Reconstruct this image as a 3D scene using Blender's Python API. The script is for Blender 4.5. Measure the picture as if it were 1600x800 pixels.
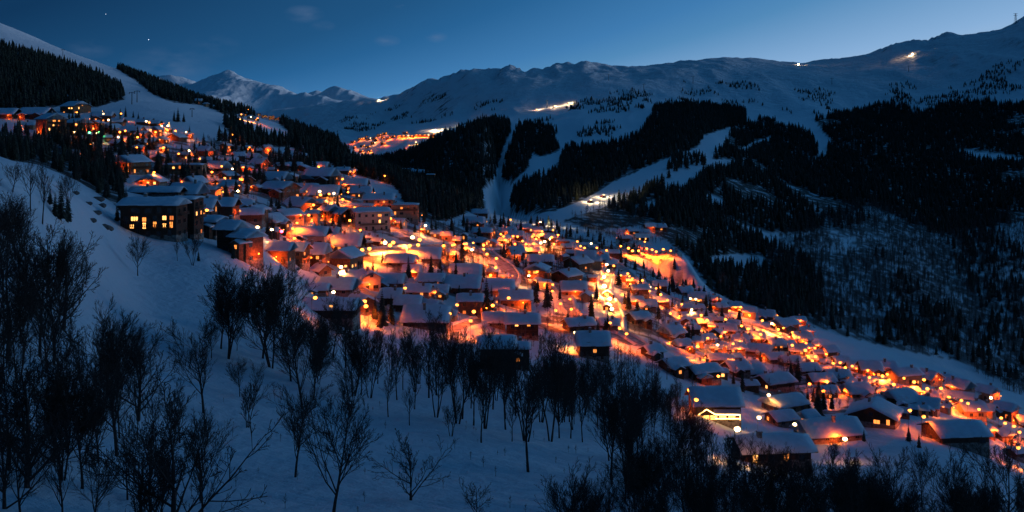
import bpy, math, random
import numpy as np
from mathutils import Vector

# ------------------------------------------------------------------ scene, camera, sky, light
for o in list(bpy.data.objects):
    bpy.data.objects.remove(o)
SC = bpy.context.scene
COL = SC.collection
R = math.radians
random.seed(7)
RNG = np.random.default_rng(11)

F = 1556.0          # focal length in photo pixels (35 mm lens, 1600 px wide)
HZ = 200.0          # photo row of the eye-level horizon

cam_d = bpy.data.cameras.new('camera')
cam_d.lens = 35.0; cam_d.sensor_width = 36.0
cam_d.shift_y = -(400.0 - HZ) / 1600.0
cam_d.clip_start = 1.0; cam_d.clip_end = 60000.0
cam = bpy.data.objects.new('camera', cam_d)
COL.objects.link(cam)
cam.location = (0, 0, 0); cam.rotation_euler = (R(90), 0, 0)
SC.camera = cam
SC.render.resolution_x = 1024; SC.render.resolution_y = 512
SC.view_settings.view_transform = 'Standard'
SC.view_settings.look = 'None'
SC.view_settings.exposure = 0.0
SC.view_settings.gamma = 1.0

SUN_AZ = 60.0       # the sunset glow stands this many degrees right of the view direction
W = bpy.data.worlds.new('World'); SC.world = W; W.use_nodes = True
nt = W.node_tree; nt.nodes.clear()
def sock(nt_, v, s):
    if isinstance(v, (int, float)): s.default_value = v
    elif isinstance(v, (tuple, list)): s.default_value = v
    else: nt_.links.new(v, s)
def smath(nt_, op, a, b=0.0, c=None, clamp=False):
    n = nt_.nodes.new('ShaderNodeMath'); n.operation = op; n.use_clamp = clamp
    sock(nt_, a, n.inputs[0]); sock(nt_, b, n.inputs[1])
    if c is not None: sock(nt_, c, n.inputs[2])
    return n.outputs[0]
out = nt.nodes.new('ShaderNodeOutputWorld'); bg = nt.nodes.new('ShaderNodeBackground')
tc = nt.nodes.new('ShaderNodeTexCoord')
sep = nt.nodes.new('ShaderNodeSeparateXYZ'); nt.links.new(tc.outputs['Generated'], sep.inputs[0])
dx, dy, dz = sep.outputs
sa = R(SUN_AZ)
dot = smath(nt, 'ADD', smath(nt, 'MULTIPLY', dx, math.sin(sa)), smath(nt, 'MULTIPLY', dy, math.cos(sa)))
pos = smath(nt, 'MAXIMUM', dot, 0.0); neg = smath(nt, 'MINIMUM', dot, 0.0)
glow = smath(nt, 'ADD', smath(nt, 'MULTIPLY', pos, 3.2), smath(nt, 'MULTIPLY', neg, 0.9))
zc = smath(nt, 'MAXIMUM', dz, 0.0)
hor = smath(nt, 'MULTIPLY', smath(nt, 'EXPONENT', smath(nt, 'MULTIPLY', zc, -1.0 / 0.105)), 2.2)
lng = smath(nt, 'MAXIMUM', smath(nt, 'ADD', smath(nt, 'ADD', glow, hor), -4.36), -3.36)   # the far side of the sky stays an even deep blue
lng = smath(nt, 'MINIMUM', lng, -0.80)
fac = smath(nt, 'MULTIPLY_ADD', lng, 0.2, 1.0, clamp=True)          # lnG -5..0 -> 0..1
ramp = nt.nodes.new('ShaderNodeValToRGB'); cr = ramp.color_ramp
stops = [(0.0, (.001, .0068, .028)), (0.13, (.0018, .0125, .046)), (0.30, (.004, .030, .089)), (0.516, (.0145, .089, .223)),
         (0.58, (.021, .122, .300)), (0.678, (.051, .200, .440)), (0.726, (.084, .254, .490)), (0.83, (.245, .430, .690)),
         (1.0, (.62, .72, .86))]
cr.elements[0].position = stops[0][0]; cr.elements[0].color = (*stops[0][1], 1)
cr.elements[1].position = stops[-1][0]; cr.elements[1].color = (*stops[-1][1], 1)
for p_, c_ in stops[1:-1]:
    e = cr.elements.new(p_); e.color = (*c_, 1)
nt.links.new(fac, ramp.inputs[0])
# a few thin dusk clouds
no = nt.nodes.new('ShaderNodeTexNoise'); no.inputs['Scale'].default_value = 26; no.inputs['Detail'].default_value = 5
mp = nt.nodes.new('ShaderNodeMapping'); mp.inputs['Scale'].default_value = (1, 1, 2.6)
nt.links.new(tc.outputs['Generated'], mp.inputs[0]); nt.links.new(mp.outputs[0], no.inputs['Vector'])
cl = None
for (px, py, rad, amp) in ((268, 102, .030, .55), (330, 72, .018, .35), (140, 76, .014, .4), (475, 22, .013, .8), (505, 40, .008, .6),
                           (605, 64, .009, .9), (681, 58, .008, .9), (628, 8, .006, .7), (420, 140, .022, .35)):
    v = Vector(((px - 800) / F, 1.0, (HZ - py) / F)).normalized()
    vd = nt.nodes.new('ShaderNodeVectorMath'); vd.operation = 'SUBTRACT'
    nt.links.new(tc.outputs['Generated'], vd.inputs[0]); vd.inputs[1].default_value = v
    vs = nt.nodes.new('ShaderNodeVectorMath'); vs.operation = 'MULTIPLY'
    nt.links.new(vd.outputs[0], vs.inputs[0]); vs.inputs[1].default_value = (1, 1, 2.2)
    ln = nt.nodes.new('ShaderNodeVectorMath'); ln.operation = 'LENGTH'; nt.links.new(vs.outputs[0], ln.inputs[0])
    m = smath(nt, 'MULTIPLY_ADD', ln.outputs['Value'], -1.0 / (rad * 1.6), 1.0, clamp=True)
    m = smath(nt, 'MULTIPLY', m, amp)
    cl = m if cl is None else smath(nt, 'MAXIMUM', cl, m)
nn = smath(nt, 'MULTIPLY_ADD', no.outputs[0], 4.0, -1.6, clamp=True)
cf = smath(nt, 'MULTIPLY', smath(nt, 'MULTIPLY', cl, nn), 0.55, clamp=True)
mx = nt.nodes.new('ShaderNodeMix'); mx.data_type = 'RGBA'
nt.links.new(cf, mx.inputs[0]); nt.links.new(ramp.outputs[0], mx.inputs[6]); mx.inputs[7].default_value = (.13, .20, .34, 1)
nt.links.new(mx.outputs[2], bg.inputs[0]); bg.inputs[1].default_value = 1.0
nt.links.new(bg.outputs[0], out.inputs[0])

sun_d = bpy.data.lights.new('sun', 'SUN'); sun_d.energy = 0.95; sun_d.angle = R(10); sun_d.color = (.80, .86, 1.0)
sun = bpy.data.objects.new('sun', sun_d); COL.objects.link(sun)
sv = Vector((math.sin(R(74)), math.cos(R(74)), math.tan(R(7.5)))).normalized()
sun.rotation_euler = sv.to_track_quat('Z', 'Y').to_euler()

# ------------------------------------------------------------------ terrain as a function of bearing and distance
def parse(t):
    cols = []
    for line in t.strip().splitlines():
        h, b = line.split(':')
        cols.append((float(h), [tuple(map(float, q.split(','))) for q in b.split('|')]))
    return cols
TA = parse("""
-250:12,1050|40,880|60,760|90,560|130,380|200,215|250,215|450,215|600,205|720,195|800,185|900,165|1100,130|1500,70|2400,-20|3000,30|14000,225
0:12,1050|40,900|60,800|90,640|140,430|210,242|260,252|450,238|620,222|740,205|800,195|950,170|1200,130|1700,75|2200,33|2800,70|14000,225
60:12,1050|40,900|62,800|95,645|150,450|225,262|272,268|462,250|620,230|750,208|815,197|950,176|1200,140|1700,88|2200,60|2750,90|14000,225
120:12,1050|40,900|64,800|102,650|165,475|245,288|295,296|480,268|620,243|760,213|830,198|950,179|1200,148|1700,106|2120,88|2700,112|14000,225
200:12,1050|40,900|68,800|110,670|190,510|260,430|310,380|430,318|560,272|720,228|830,203|950,182|1250,150|1650,126|2000,111|2500,135|14000,225
300:12,1050|40,900|70,800|110,700|170,590|265,435|320,382|440,325|580,280|740,240|850,215|980,195|1250,170|1500,158|1750,153|2200,175|14000,228
400:12,1050|40,900|72,800|120,700|180,600|270,460|330,410|450,345|600,298|780,262|900,245|1000,232|1150,212|1300,192|1420,184|1800,205|14000,228
500:12,1050|40,900|74,800|125,700|190,610|300,515|380,475|480,405|620,325|800,275|920,258|1050,247|1200,235|1350,225|1500,213|1900,240|14000,235
600:12,1050|40,900|76,800|125,710|190,630|300,555|380,500|480,420|600,350|720,310|850,290|1000,275|1200,266|1400,260|1600,257|2000,300|14000,290
700:12,1050|40,900|78,800|125,715|190,640|300,570|370,520|480,440|600,385|720,350|850,325|1000,310|1150,320|1350,335|1600,345|2000,350|14000,300
800:12,1050|40,900|80,800|125,725|190,660|270,610|340,570|450,500|600,425|720,392|850,362|1020,345|1200,360|1400,370|1700,375|2100,380|14000,300
900:12,1050|40,900|80,800|120,745|180,690|260,640|340,585|450,510|600,440|720,405|850,375|1020,352|1200,380|1400,390|1700,400|2100,400|14000,300
960:12,1050|40,900|78,800|117,753|174,705|255,654|345,594|455,522|600,450|735,412|850,388|960,362|1100,390|1400,410|1700,420|2100,420|14000,350
1000:12,1050|40,900|75,800|115,760|170,715|250,665|350,600|460,530|600,462|742,422|848,409|940,385|1020,400|1300,440|1700,450|2100,450|14000,350
1050:12,1050|40,900|74,800|112,768|170,725|250,680|350,618|460,552|580,492|700,458|840,440|848,407|935,388|970,440|1300,480|1800,480|14000,400
1075:12,1050|40,900|72,800|111,770|170,730|250,687|350,627|455,563|575,502|690,466|830,445|845,412|900,404|960,460|1300,550|1800,550|14000,400
1110:12,1050|40,900|70,800|110,775|170,735|250,695|350,635|450,575|570,515|680,477|760,462|840,452|880,460|950,520|1300,650|1800,650|14000,400
1200:12,1050|40,900|70,800|110,780|170,750|250,720|340,680|430,620|540,555|640,512|710,495|790,487|830,500|900,570|1300,700|1800,700|14000,400
1300:12,1050|40,900|70,800|110,785|170,765|250,740|320,700|400,640|500,582|600,545|670,528|740,520|780,535|840,620|1300,700|1800,700|14000,400
1400:12,1050|40,900|70,800|110,790|170,770|240,740|310,695|400,640|490,605|580,574|640,558|700,550|740,565|800,660|1300,750|1800,750|14000,400
1500:12,1050|40,900|70,800|110,800|170,780|250,750|330,700|430,650|510,625|590,602|640,592|690,583|730,595|790,690|1300,800|1800,800|14000,400
1600:12,1050|40,900|70,800|110,810|170,800|250,780|350,735|430,700|510,667|580,645|620,632|660,620|700,630|760,720|1300,850|1800,850|14000,400
1850:12,1050|40,900|70,820|110,830|170,830|250,820|350,780|430,745|510,715|580,695|630,682|660,675|700,685|760,760|1300,900|1800,900|14000,400
""")
TE = parse("""
-300:2500,330|2900,320|3400,300|4000,290|5000,260|6500,280|14000,290
400:2500,290|2900,262|3400,240|4000,225|5000,200|6500,230|14000,260
480:2500,260|2900,228|3400,208|4200,190|5200,166|6500,220|14000,240
600:2400,258|2720,219|3200,200|4000,180|5200,156|6500,220|14000,240
650:2300,258|2720,213|3100,195|3800,165|4800,132|6000,200|14000,240
700:2200,258|2620,210|3000,190|3600,158|4600,119|5700,190|14000,240
800:1000,350|1250,300|1700,245|2500,188|4400,106|5500,180|14000,240
870:1000,352|1250,300|1700,245|2600,180|4300,100|5500,180|14000,240
960:950,382|1200,315|1650,240|2500,175|4300,102|5500,180|14000,240
1050:900,425|1150,330|1600,240|2500,165|4300,100|5500,180|14000,240
1150:850,480|1100,400|1500,275|2500,170|4300,91|5500,170|14000,240
1250:820,540|1080,432|1500,312|2500,187|4300,99|5500,170|14000,240
1400:820,620|1050,480|1500,332|2500,187|4200,70|5500,150|14000,240
1500:820,660|1030,522|1500,352|2500,182|4100,55|5500,140|14000,240
1600:820,700|1000,572|1450,372|2400,182|3900,28|5500,120|14000,240
1850:820,760|980,600|1400,390|2400,150|3800,-5|5500,100|14000,240
""")
TF = parse("""
480:1300,400|1500,380|1700,370|2000,380|2400,400
540:1250,310|1450,292|1700,276|2000,300|2400,400
580:1200,312|1450,282|1800,256|2150,290|2500,400
640:1120,328|1400,280|1850,236|2200,262|2700,400
700:1030,345|1350,280|1900,203|2300,250|2800,400
755:980,356|1300,285|2000,190|2450,240|2900,400
800:1000,400|1300,385|2000,380|2450,400|2900,420
""")
SIL_E = [(-400, 260), (420, 175), (480, 166), (540, 160), (590, 157), (618, 150), (640, 140), (655, 130), (670, 124), (684, 125), (700, 120), (712, 116),
         (722, 110), (740, 112), (760, 115), (778, 114), (788, 108), (796, 105), (806, 109), (818, 114), (832, 113), (848, 109), (862, 107), (872, 101),
         (884, 100), (898, 101), (914, 98), (930, 102), (960, 103), (985, 106), (1010, 105), (1040, 99), (1062, 97), (1082, 94), (1102, 93), (1130, 89),
         (1160, 92), (1190, 93), (1215, 96), (1250, 99), (1280, 96), (1310, 94), (1340, 90), (1362, 86), (1378, 80), (1392, 72), (1410, 68),
         (1430, 66), (1450, 67), (1468, 58), (1482, 53), (1500, 56), (1520, 52), (1545, 50), (1562, 47), (1580, 39), (1600, 27), (1700, 5), (1850, -5)]

def pchip(x, y, q):
    x = np.asarray(x, float); y = np.asarray(y, float)
    h = np.diff(x); dl = np.diff(y) / h
    m = np.zeros(len(x)); m[0] = dl[0]; m[-1] = dl[-1]
    ok = (dl[:-1] * dl[1:]) > 0
    w1 = 2 * h[1:] + h[:-1]; w2 = h[1:] + 2 * h[:-1]
    with np.errstate(divide='ignore', invalid='ignore'):
        hm = (w1 + w2) / (w1 / dl[:-1] + w2 / dl[1:])
    m[1:-1] = np.where(ok, hm, 0)
    i = np.clip(np.searchsorted(x, q) - 1, 0, len(h) - 1)
    t = np.clip((q - x[i]) / h[i], 0, 1)
    return ((1 + 2 * t) * (1 - t) ** 2 * y[i] + t * (1 - t) ** 2 * h[i] * m[i] + t * t * (3 - 2 * t) * y[i + 1] + t * t * (t - 1) * h[i] * m[i + 1])

def hash2(ix, iy, seed):
    v = (ix.astype(np.int64) * 374761393 + iy.astype(np.int64) * 668265263 + seed * 1274126177) & 0x7fffffff
    v = ((v ^ (v >> 13)) * 1103515245) & 0x7fffffff
    v = ((v ^ (v >> 15)) * 12345677) & 0x7fffffff
    return (v & 0xffff) / 65535.0
def vnoise(x, y, seed=0):
    ix = np.floor(x); iy = np.floor(y); fx = x - ix; fy = y - iy
    fx = fx * fx * (3 - 2 * fx); fy = fy * fy * (3 - 2 * fy)
    a = hash2(ix, iy, seed); b = hash2(ix + 1, iy, seed); c = hash2(ix, iy + 1, seed); d = hash2(ix + 1, iy + 1, seed)
    return (a * (1 - fx) + b * fx) * (1 - fy) + (c * (1 - fx) + d * fx) * fy
def fbm(x, y, oct=4, seed=0, ridged=False):
    s = 0; a = 1.0; n = 0
    for k in range(oct):
        v = vnoise(x * 2 ** k + 17.3 * k, y * 2 ** k - 9.1 * k, seed + k)
        if ridged: v = 1 - abs(2 * v - 1)
        s = s + a * v; n += a; a *= 0.5
    return s / n

PX = np.arange(-348, 1852, 4.0)
DS = np.concatenate([np.exp(np.linspace(math.log(12), math.log(300), 90, endpoint=False)),
                     np.exp(np.linspace(math.log(300), math.log(1100), 200, endpoint=False)),
                     np.exp(np.linspace(math.log(1100), math.log(7000), 170))])
LDS = np.log(DS)
def comp(cols, pre=True, sil=None, silk=None):
    xs = [c[0] for c in cols]; K = len(cols[0][1])
    kd = np.array([[math.log(p[0]) for p in c[1]] for c in cols]); ky = np.array([[p[1] for p in c[1]] for c in cols])
    xq = np.clip(PX, xs[0], xs[-1])
    D = np.stack([pchip(xs, kd[:, k], xq) for k in range(K)], 1); Y = np.stack([pchip(xs, ky[:, k], xq) for k in range(K)], 1)
    if sil is not None: Y[:, silk] = np.interp(PX, [s[0] for s in sil], [s[1] for s in sil])
    if pre:
        D = np.concatenate([D[:, :1] - 0.3, D[:, :1] - 0.12, D], 1); Y = np.concatenate([Y[:, :1] + 800, Y[:, :1] + 220, Y], 1)
    return np.stack([pchip(D[i], Y[i], LDS) for i in range(len(PX))], 0)
YA = comp(TA, pre=False); YE = comp(TE, sil=SIL_E, silk=4); YF = comp(TF)
YF[(PX < 490) | (PX > 800)] = 3000
def blur(A, sg):
    k = np.exp(-.5 * (np.arange(-3 * sg, 3 * sg + 1) / sg) ** 2); k /= k.sum()
    P_ = np.pad(A, ((3 * sg, 3 * sg), (0, 0)), 'edge'); o_ = np.zeros_like(A)
    for i_, w_ in enumerate(k): o_ += w_ * P_[i_:i_ + len(A)]
    return o_
YB = blur(YA, 11); keep = np.exp(-((PX - 1060) / 45.0) ** 2)[:, None]
YA = YB * (1 - keep) + YA * keep
YEb = blur(YE, 8); dE = blur(YE[:, -1:] * 0, 8)
wE = np.clip((np.interp(PX, [s[0] for s in SIL_E], [s[1] for s in SIL_E])[:, None] - YE) / -18.0, 0, 1)
YE = YE * (1 - wE) + YEb * wE
XX = (PX[:, None] - 800) / F * DS[None, :]; YY = np.broadcast_to(DS[None, :], XX.shape)
def sstep(a, b, v):
    t = np.clip((v - a) / (b - a), 0, 1); return t * t * (3 - 2 * t)
# rocky relief of the far mountain, soft drifts near by
silE = np.interp(PX, [s[0] for s in SIL_E], [s[1] for s in SIL_E])[:, None]
q = sstep(1300, 2600, YY) * (0.10 + 0.90 * sstep(2, 34, YE - silE))
rid = fbm(XX / 330 + 0.45 * fbm(XX / 300, YY / 500, 3, 40), YY / 1300, 5, 3, True) - 0.55
YE = YE - rid * 46 * q
crest = np.exp(-((YE - silE) / 14.0) ** 2) * sstep(2600, 3400, YY)
rough = .35 + .65 * np.exp(-((PX - 800) / 150.0) ** 2)[:, None] + .5 * np.exp(-((PX - 1440) / 90.0) ** 2)[:, None]
YE = YE - crest * rough * (16 * (fbm(XX / 70, YY / 400, 4, 31, True) - .6) + 8 * (fbm(XX / 24, YY / 200, 2, 35) - .5))
YE = YE - (fbm(XX / 60, YY / 160, 3, 9) - .5) * 5 * sstep(1500, 3000, YY)
YF = YF - (fbm(XX / 150, YY / 300, 4, 21, True) - 0.5) * 10
dr = (fbm(XX / 26, YY / 26, 4, 5) - 0.5)
vill = sstep(330, 420, YY) * (1 - sstep(850, 1000, YY))
YA = YA - dr * (2.6 * (1 - vill * .75)) * F / np.maximum(YY, 60) * (0.55 + 0.45 * sstep(40, 200, YY)) - (fbm(XX / 260, YY / 420, 4, 61, True) - .5) * 9 * sstep(1000, 1700, YY) * (1 - sstep(1900, 2100, YY) * .8)
YP = np.minimum(np.minimum(YA, YE), YF)            # photo row of every ground point
WHO = np.argmin(np.stack([YA, YE, YF]), 0)
ZZ = (HZ - YP) / F * YY
RUN = np.minimum.accumulate(YP, 1)
VIS = YP <= RUN + 0.01

def col_at(px):
    f = np.clip((px - PX[0]) / 4.0, 0, len(PX) - 1.001); i = int(f); t = f - i
    return YP[i] * (1 - t) + YP[i + 1] * t
def cast(px, py, dmin=0.0, dmax=1e9):
    """distance at which the line of sight through a photo pixel first meets the ground"""
    c = col_at(px)
    for j in range(1, len(DS)):
        if DS[j] < dmin: continue
        if DS[j] > dmax: return min(dmax, DS[-1])
        if c[j] <= py:
            t = (c[j - 1] - py) / max(c[j - 1] - c[j], 1e-6) if c[j - 1] > py else 0.0
            return DS[j - 1] + (DS[j] - DS[j - 1]) * t
    return DS[-1]
def ground(x, y):
    px = 800 + F * x / y; f = min(max((px - PX[0]) / 4.0, 0), len(PX) - 1.001); i = int(f); t = f - i
    j = int(np.searchsorted(DS, y)) - 1; j = min(max(j, 0), len(DS) - 2); s = (y - DS[j]) / (DS[j + 1] - DS[j])
    return ((ZZ[i, j] * (1 - s) + ZZ[i, j + 1] * s) * (1 - t) + (ZZ[i + 1, j] * (1 - s) + ZZ[i + 1, j + 1] * s) * t)
def grounds(x, y):
    px = 800 + F * x / y; f = np.clip((px - PX[0]) / 4.0, 0, len(PX) - 1.001); i = f.astype(int); t = f - i
    j = np.clip(np.searchsorted(DS, y) - 1, 0, len(DS) - 2); s = (y - DS[j]) / (DS[j + 1] - DS[j])
    return ((ZZ[i, j] * (1 - s) + ZZ[i, j + 1] * s) * (1 - t) + (ZZ[i + 1, j] * (1 - s) + ZZ[i + 1, j + 1] * s) * t)
def spot(px, py, dmin=0.0, dmax=1e9):
    d = cast(px, py, dmin, dmax); x = (px - 800) / F * d
    return Vector((x, d, ground(x, d)))

def inpoly(x, y, P):
    r = np.zeros(x.shape, bool); n = len(P)
    for i in range(n):
        x1, y1 = P[i]; x2, y2 = P[(i + 1) % n]
        if y1 == y2: continue
        c = ((y1 > y) != (y2 > y)) & (x < (x2 - x1) * (y - y1) / (y2 - y1) + x1)
        r ^= c
    return r
z6 = lambda L: [(700 + a * .4375, 50 + b * .4375) for a, b in L]
z7 = lambda L: [(1100 + a * .5376, 20 + b * .5376) for a, b in L]
# forests: (polygon, dmin, dmax, trees per square metre, kind, patchiness)
ZONES = [
 ('spur', [(556, 262), (640, 240), (700, 209), (760, 189), (793, 187), (800, 200), (785, 235), (770, 280), (752, 300), (760, 325), (740, 340), (690, 345), (600, 300)], 900, 2600, 1 / 62, 0),
 ('island', [(812, 195), (840, 195), (870, 205), (866, 215), (875, 235), (850, 245), (830, 240), (825, 262), (800, 285), (785, 280), (790, 250), (800, 220)], 900, 3000, 1 / 75, 0),
 ('central', z6([(220, 640), (230, 570), (300, 530), (400, 500), (390, 470), (420, 410), (540, 410), (640, 385), (700, 350), (740, 270), (850, 255), (1000, 270), (1060, 290), (1065, 330), (1000, 350), (920, 380), (880, 420), (800, 450), (700, 490), (600, 530), (480, 600), (380, 640), (260, 655)]), 900, 3000, 1 / 70, 0),
 ('patch', z6([(430, 330), (500, 290), (600, 250), (660, 235), (665, 300), (600, 360), (560, 400), (480, 395), (440, 350)]), 900, 4000, 1 / 260, .45),
 ('patch', z6([(300, 320), (380, 310), (390, 340), (320, 350)]), 900, 4000, 1 / 200, .3),
 ('block', z7([(0, 270), (120, 280), (125, 320), (60, 340), (0, 355)]), 900, 3500, 1 / 75, 0),
 ('wall', z7([(20, 430), (30, 390), (80, 340), (160, 310), (220, 320), (300, 340), (330, 390), (335, 420), (350, 400), (375, 380), (345, 340), (320, 310), (420, 290), (540, 262), (640, 290), (700, 265), (800, 262), (960, 260), (1010, 260), (1010, 520), (960, 600), (700, 650), (600, 630), (560, 590), (480, 560), (440, 575), (410, 610), (300, 640), (180, 640), (60, 600), (-60, 600), (-120, 640), (-160, 600), (0, 480)]), 820, 3500, 1 / 62, .06),
 ('mixed', [(880, 345), (960, 318), (1010, 300), (1060, 270), (1110, 275), (1130, 260), (1110, 320), (1180, 370), (1260, 410), (1290, 440), (1250, 515), (1180, 480), (1110, 455), (1075, 400), (1040, 375), (1000, 352), (930, 360)], 820, 2500, 1 / 62, .12),
 ('wedge', [(1040, 268), (1048, 244), (1098, 240), (1106, 262), (1072, 270)], 900, 3000, 1 / 75, 0),
 ('line', [(600, 175), (650, 150), (760, 150), (800, 165), (790, 185), (740, 190), (700, 203), (640, 215), (560, 212), (505, 205), (540, 185)], 2200, 6000, 1 / 170, .92),
 ('line', [(800, 190), (850, 180), (930, 150), (1000, 140), (1100, 125), (1250, 130), (1400, 130), (1600, 105), (1600, 175), (1440, 165), (1300, 180), (1160, 185), (1010, 170), (900, 190)], 1800, 6000, 1 / 170, .95),
 ('line', [(1380, 140), (1480, 115), (1620, 95), (1620, 180), (1480, 170), (1400, 165)], 1500, 6000, 1 / 110, .75),
 ('hill', [(-348, 70), (0, 70), (60, 86), (120, 107), (160, 122), (192, 145), (195, 155), (150, 168), (100, 165), (60, 172), (0, 178), (-348, 190)], 800, 2300, 1 / 70, 0),
 ('rim', [(160, 95), (200, 106), (250, 123), (300, 150), (350, 163), (400, 183), (350, 179), (320, 165), (270, 160), (240, 148), (210, 125), (180, 106)], 1200, 2400, 1 / 80, 0),
 ('dell', [(-60, 172), (60, 215), (90, 222), (170, 238), (200, 262), (190, 300), (200, 345), (178, 318), (120, 282), (60, 257), (-60, 240)], 235, 740, 1 / 70, .1),
 ('gully', [(430, 188), (480, 190), (520, 212), (545, 248), (600, 268), (700, 290), (745, 325), (700, 345), (655, 345), (640, 325), (615, 290), (560, 275), (520, 258), (480, 245), (455, 230), (400, 230), (360, 212), (350, 195), (366, 188), (378, 200), (420, 222), (452, 222), (450, 205)], 690, 1650, 1 / 60, .1),
 ('grove', [(1220, 450), (1240, 380), (1300, 335), (1400, 330), (1560, 350), (1620, 420), (1620, 620), (1500, 565), (1400, 545), (1260, 510)], 820, 2200, 1 / 150, .45),
 ('town', [(200, 240), (430, 230), (520, 262), (560, 300), (700, 352), (860, 350), (1000, 390), (1130, 480), (1200, 540), (1300, 600), (1400, 640), (1250, 650), (1060, 560), (900, 530), (760, 490), (600, 460), (420, 360), (330, 300)], 330, 980, 1 / 380, .2),
 ('upper', [(60, 214), (120, 196), (200, 222), (300, 222), (430, 212), (470, 238), (560, 285), (520, 262), (430, 292), (400, 300), (330, 262), (280, 300), (210, 262), (180, 300), (120, 240)], 380, 1000, 1 / 120, .12),
]
PISTES = [[(862, 342), (900, 322), (960, 286), (1010, 260), (1060, 241), (1092, 230), (1098, 212), (1146, 198), (1141, 212), (1120, 240), (1114, 249), (1150, 249), (1146, 259), (1102, 273), (1078, 291), (1070, 302), (1052, 300), (1030, 296), (1052, 272), (1088, 263), (1040, 264), (1000, 278), (950, 308), (900, 334), (866, 346)],
 [(1238, 192), (1264, 190), (1282, 204), (1299, 222), (1291, 246), (1274, 249), (1283, 225), (1264, 209)], [(1153, 236), (1180, 221), (1206, 212), (1204, 220), (1170, 236), (1154, 243)],
 [(1108, 401), (1150, 397), (1196, 401), (1194, 416), (1150, 421), (1112, 418)], [(1006, 318), (1020, 312), (1030, 320), (1018, 332)],
 [(1318, 362), (1350, 352), (1372, 358), (1430, 352), (1446, 366), (1400, 376), (1372, 384), (1358, 398), (1330, 404), (1312, 424), (1288, 430), (1276, 422), (1300, 398), (1296, 380)], [(1105, 300), (1140, 318), (1128, 330), (1100, 318)], [(1490, 232), (1560, 240), (1600, 246), (1600, 256), (1530, 252)]]
PIST = np.zeros(YP.shape, bool)
for P_ in PISTES: PIST |= inpoly(np.broadcast_to(PX[:, None], YP.shape), YP, P_) & (YY > 800)
PIST &= ~inpoly(np.broadcast_to(PX[:, None], YP.shape), YP, [(1044, 263), (1052, 246), (1096, 242), (1102, 260), (1072, 267)])
zone_grid = {}
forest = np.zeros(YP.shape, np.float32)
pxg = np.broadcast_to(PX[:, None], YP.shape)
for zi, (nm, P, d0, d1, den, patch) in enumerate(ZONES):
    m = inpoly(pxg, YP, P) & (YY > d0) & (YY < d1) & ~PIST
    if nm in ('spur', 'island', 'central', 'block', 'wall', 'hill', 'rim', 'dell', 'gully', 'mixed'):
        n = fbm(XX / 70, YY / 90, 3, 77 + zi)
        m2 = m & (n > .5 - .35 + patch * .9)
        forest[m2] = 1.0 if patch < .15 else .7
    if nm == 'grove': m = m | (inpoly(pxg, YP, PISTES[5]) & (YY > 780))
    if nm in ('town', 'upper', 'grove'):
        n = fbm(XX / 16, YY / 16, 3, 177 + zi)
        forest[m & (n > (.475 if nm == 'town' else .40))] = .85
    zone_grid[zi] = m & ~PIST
# bare woodland across the gorge
WOOD = [(1195, 440), (1200, 395), (1250, 345), (1320, 322), (1380, 325), (1450, 350), (1620, 330), (1620, 640), (1500, 570), (1400, 545), (1260, 510), (1180, 480)]

def mesh_obj(name, verts, faces, mat=None, parent=None, smooth=False):
    me = bpy.data.meshes.new(name); me.from_pydata(verts, [], faces); me.update()
    if smooth: me.polygons.foreach_set('use_smooth', [True] * len(me.polygons))
    if mat is not None: me.materials.append(mat)
    o = bpy.data.objects.new(name, me); COL.objects.link(o)
    if parent is not None: o.parent = parent
    return o
def grid_mesh(name, X, Y, Z, mat):
    n, m = X.shape
    me = bpy.data.meshes.new(name)
    co = np.stack([X, Y, Z], -1).reshape(-1, 3).astype(np.float32)
    idx = np.arange(n * m).reshape(n, m)
    f = np.stack([idx[:-1, :-1], idx[1:, :-1], idx[1:, 1:], idx[:-1, 1:]], -1).reshape(-1, 4)
    me.vertices.add(len(co)); me.vertices.foreach_set('co', co.ravel())
    me.loops.add(f.size); me.loops.foreach_set('vertex_index', f.ravel().astype(np.int32))
    me.polygons.add(len(f)); me.polygons.foreach_set('loop_start', (np.arange(len(f)) * 4).astype(np.int32))
    me.polygons.foreach_set('loop_total', np.full(len(f), 4, np.int32)) if False else None
    me.update(calc_edges=True); me.validate()
    me.polygons.foreach_set('use_smooth', np.ones(len(me.polygons), bool))
    me.materials.append(mat)
    o = bpy.data.objects.new(name, me); COL.objects.link(o)
    return o

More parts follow.
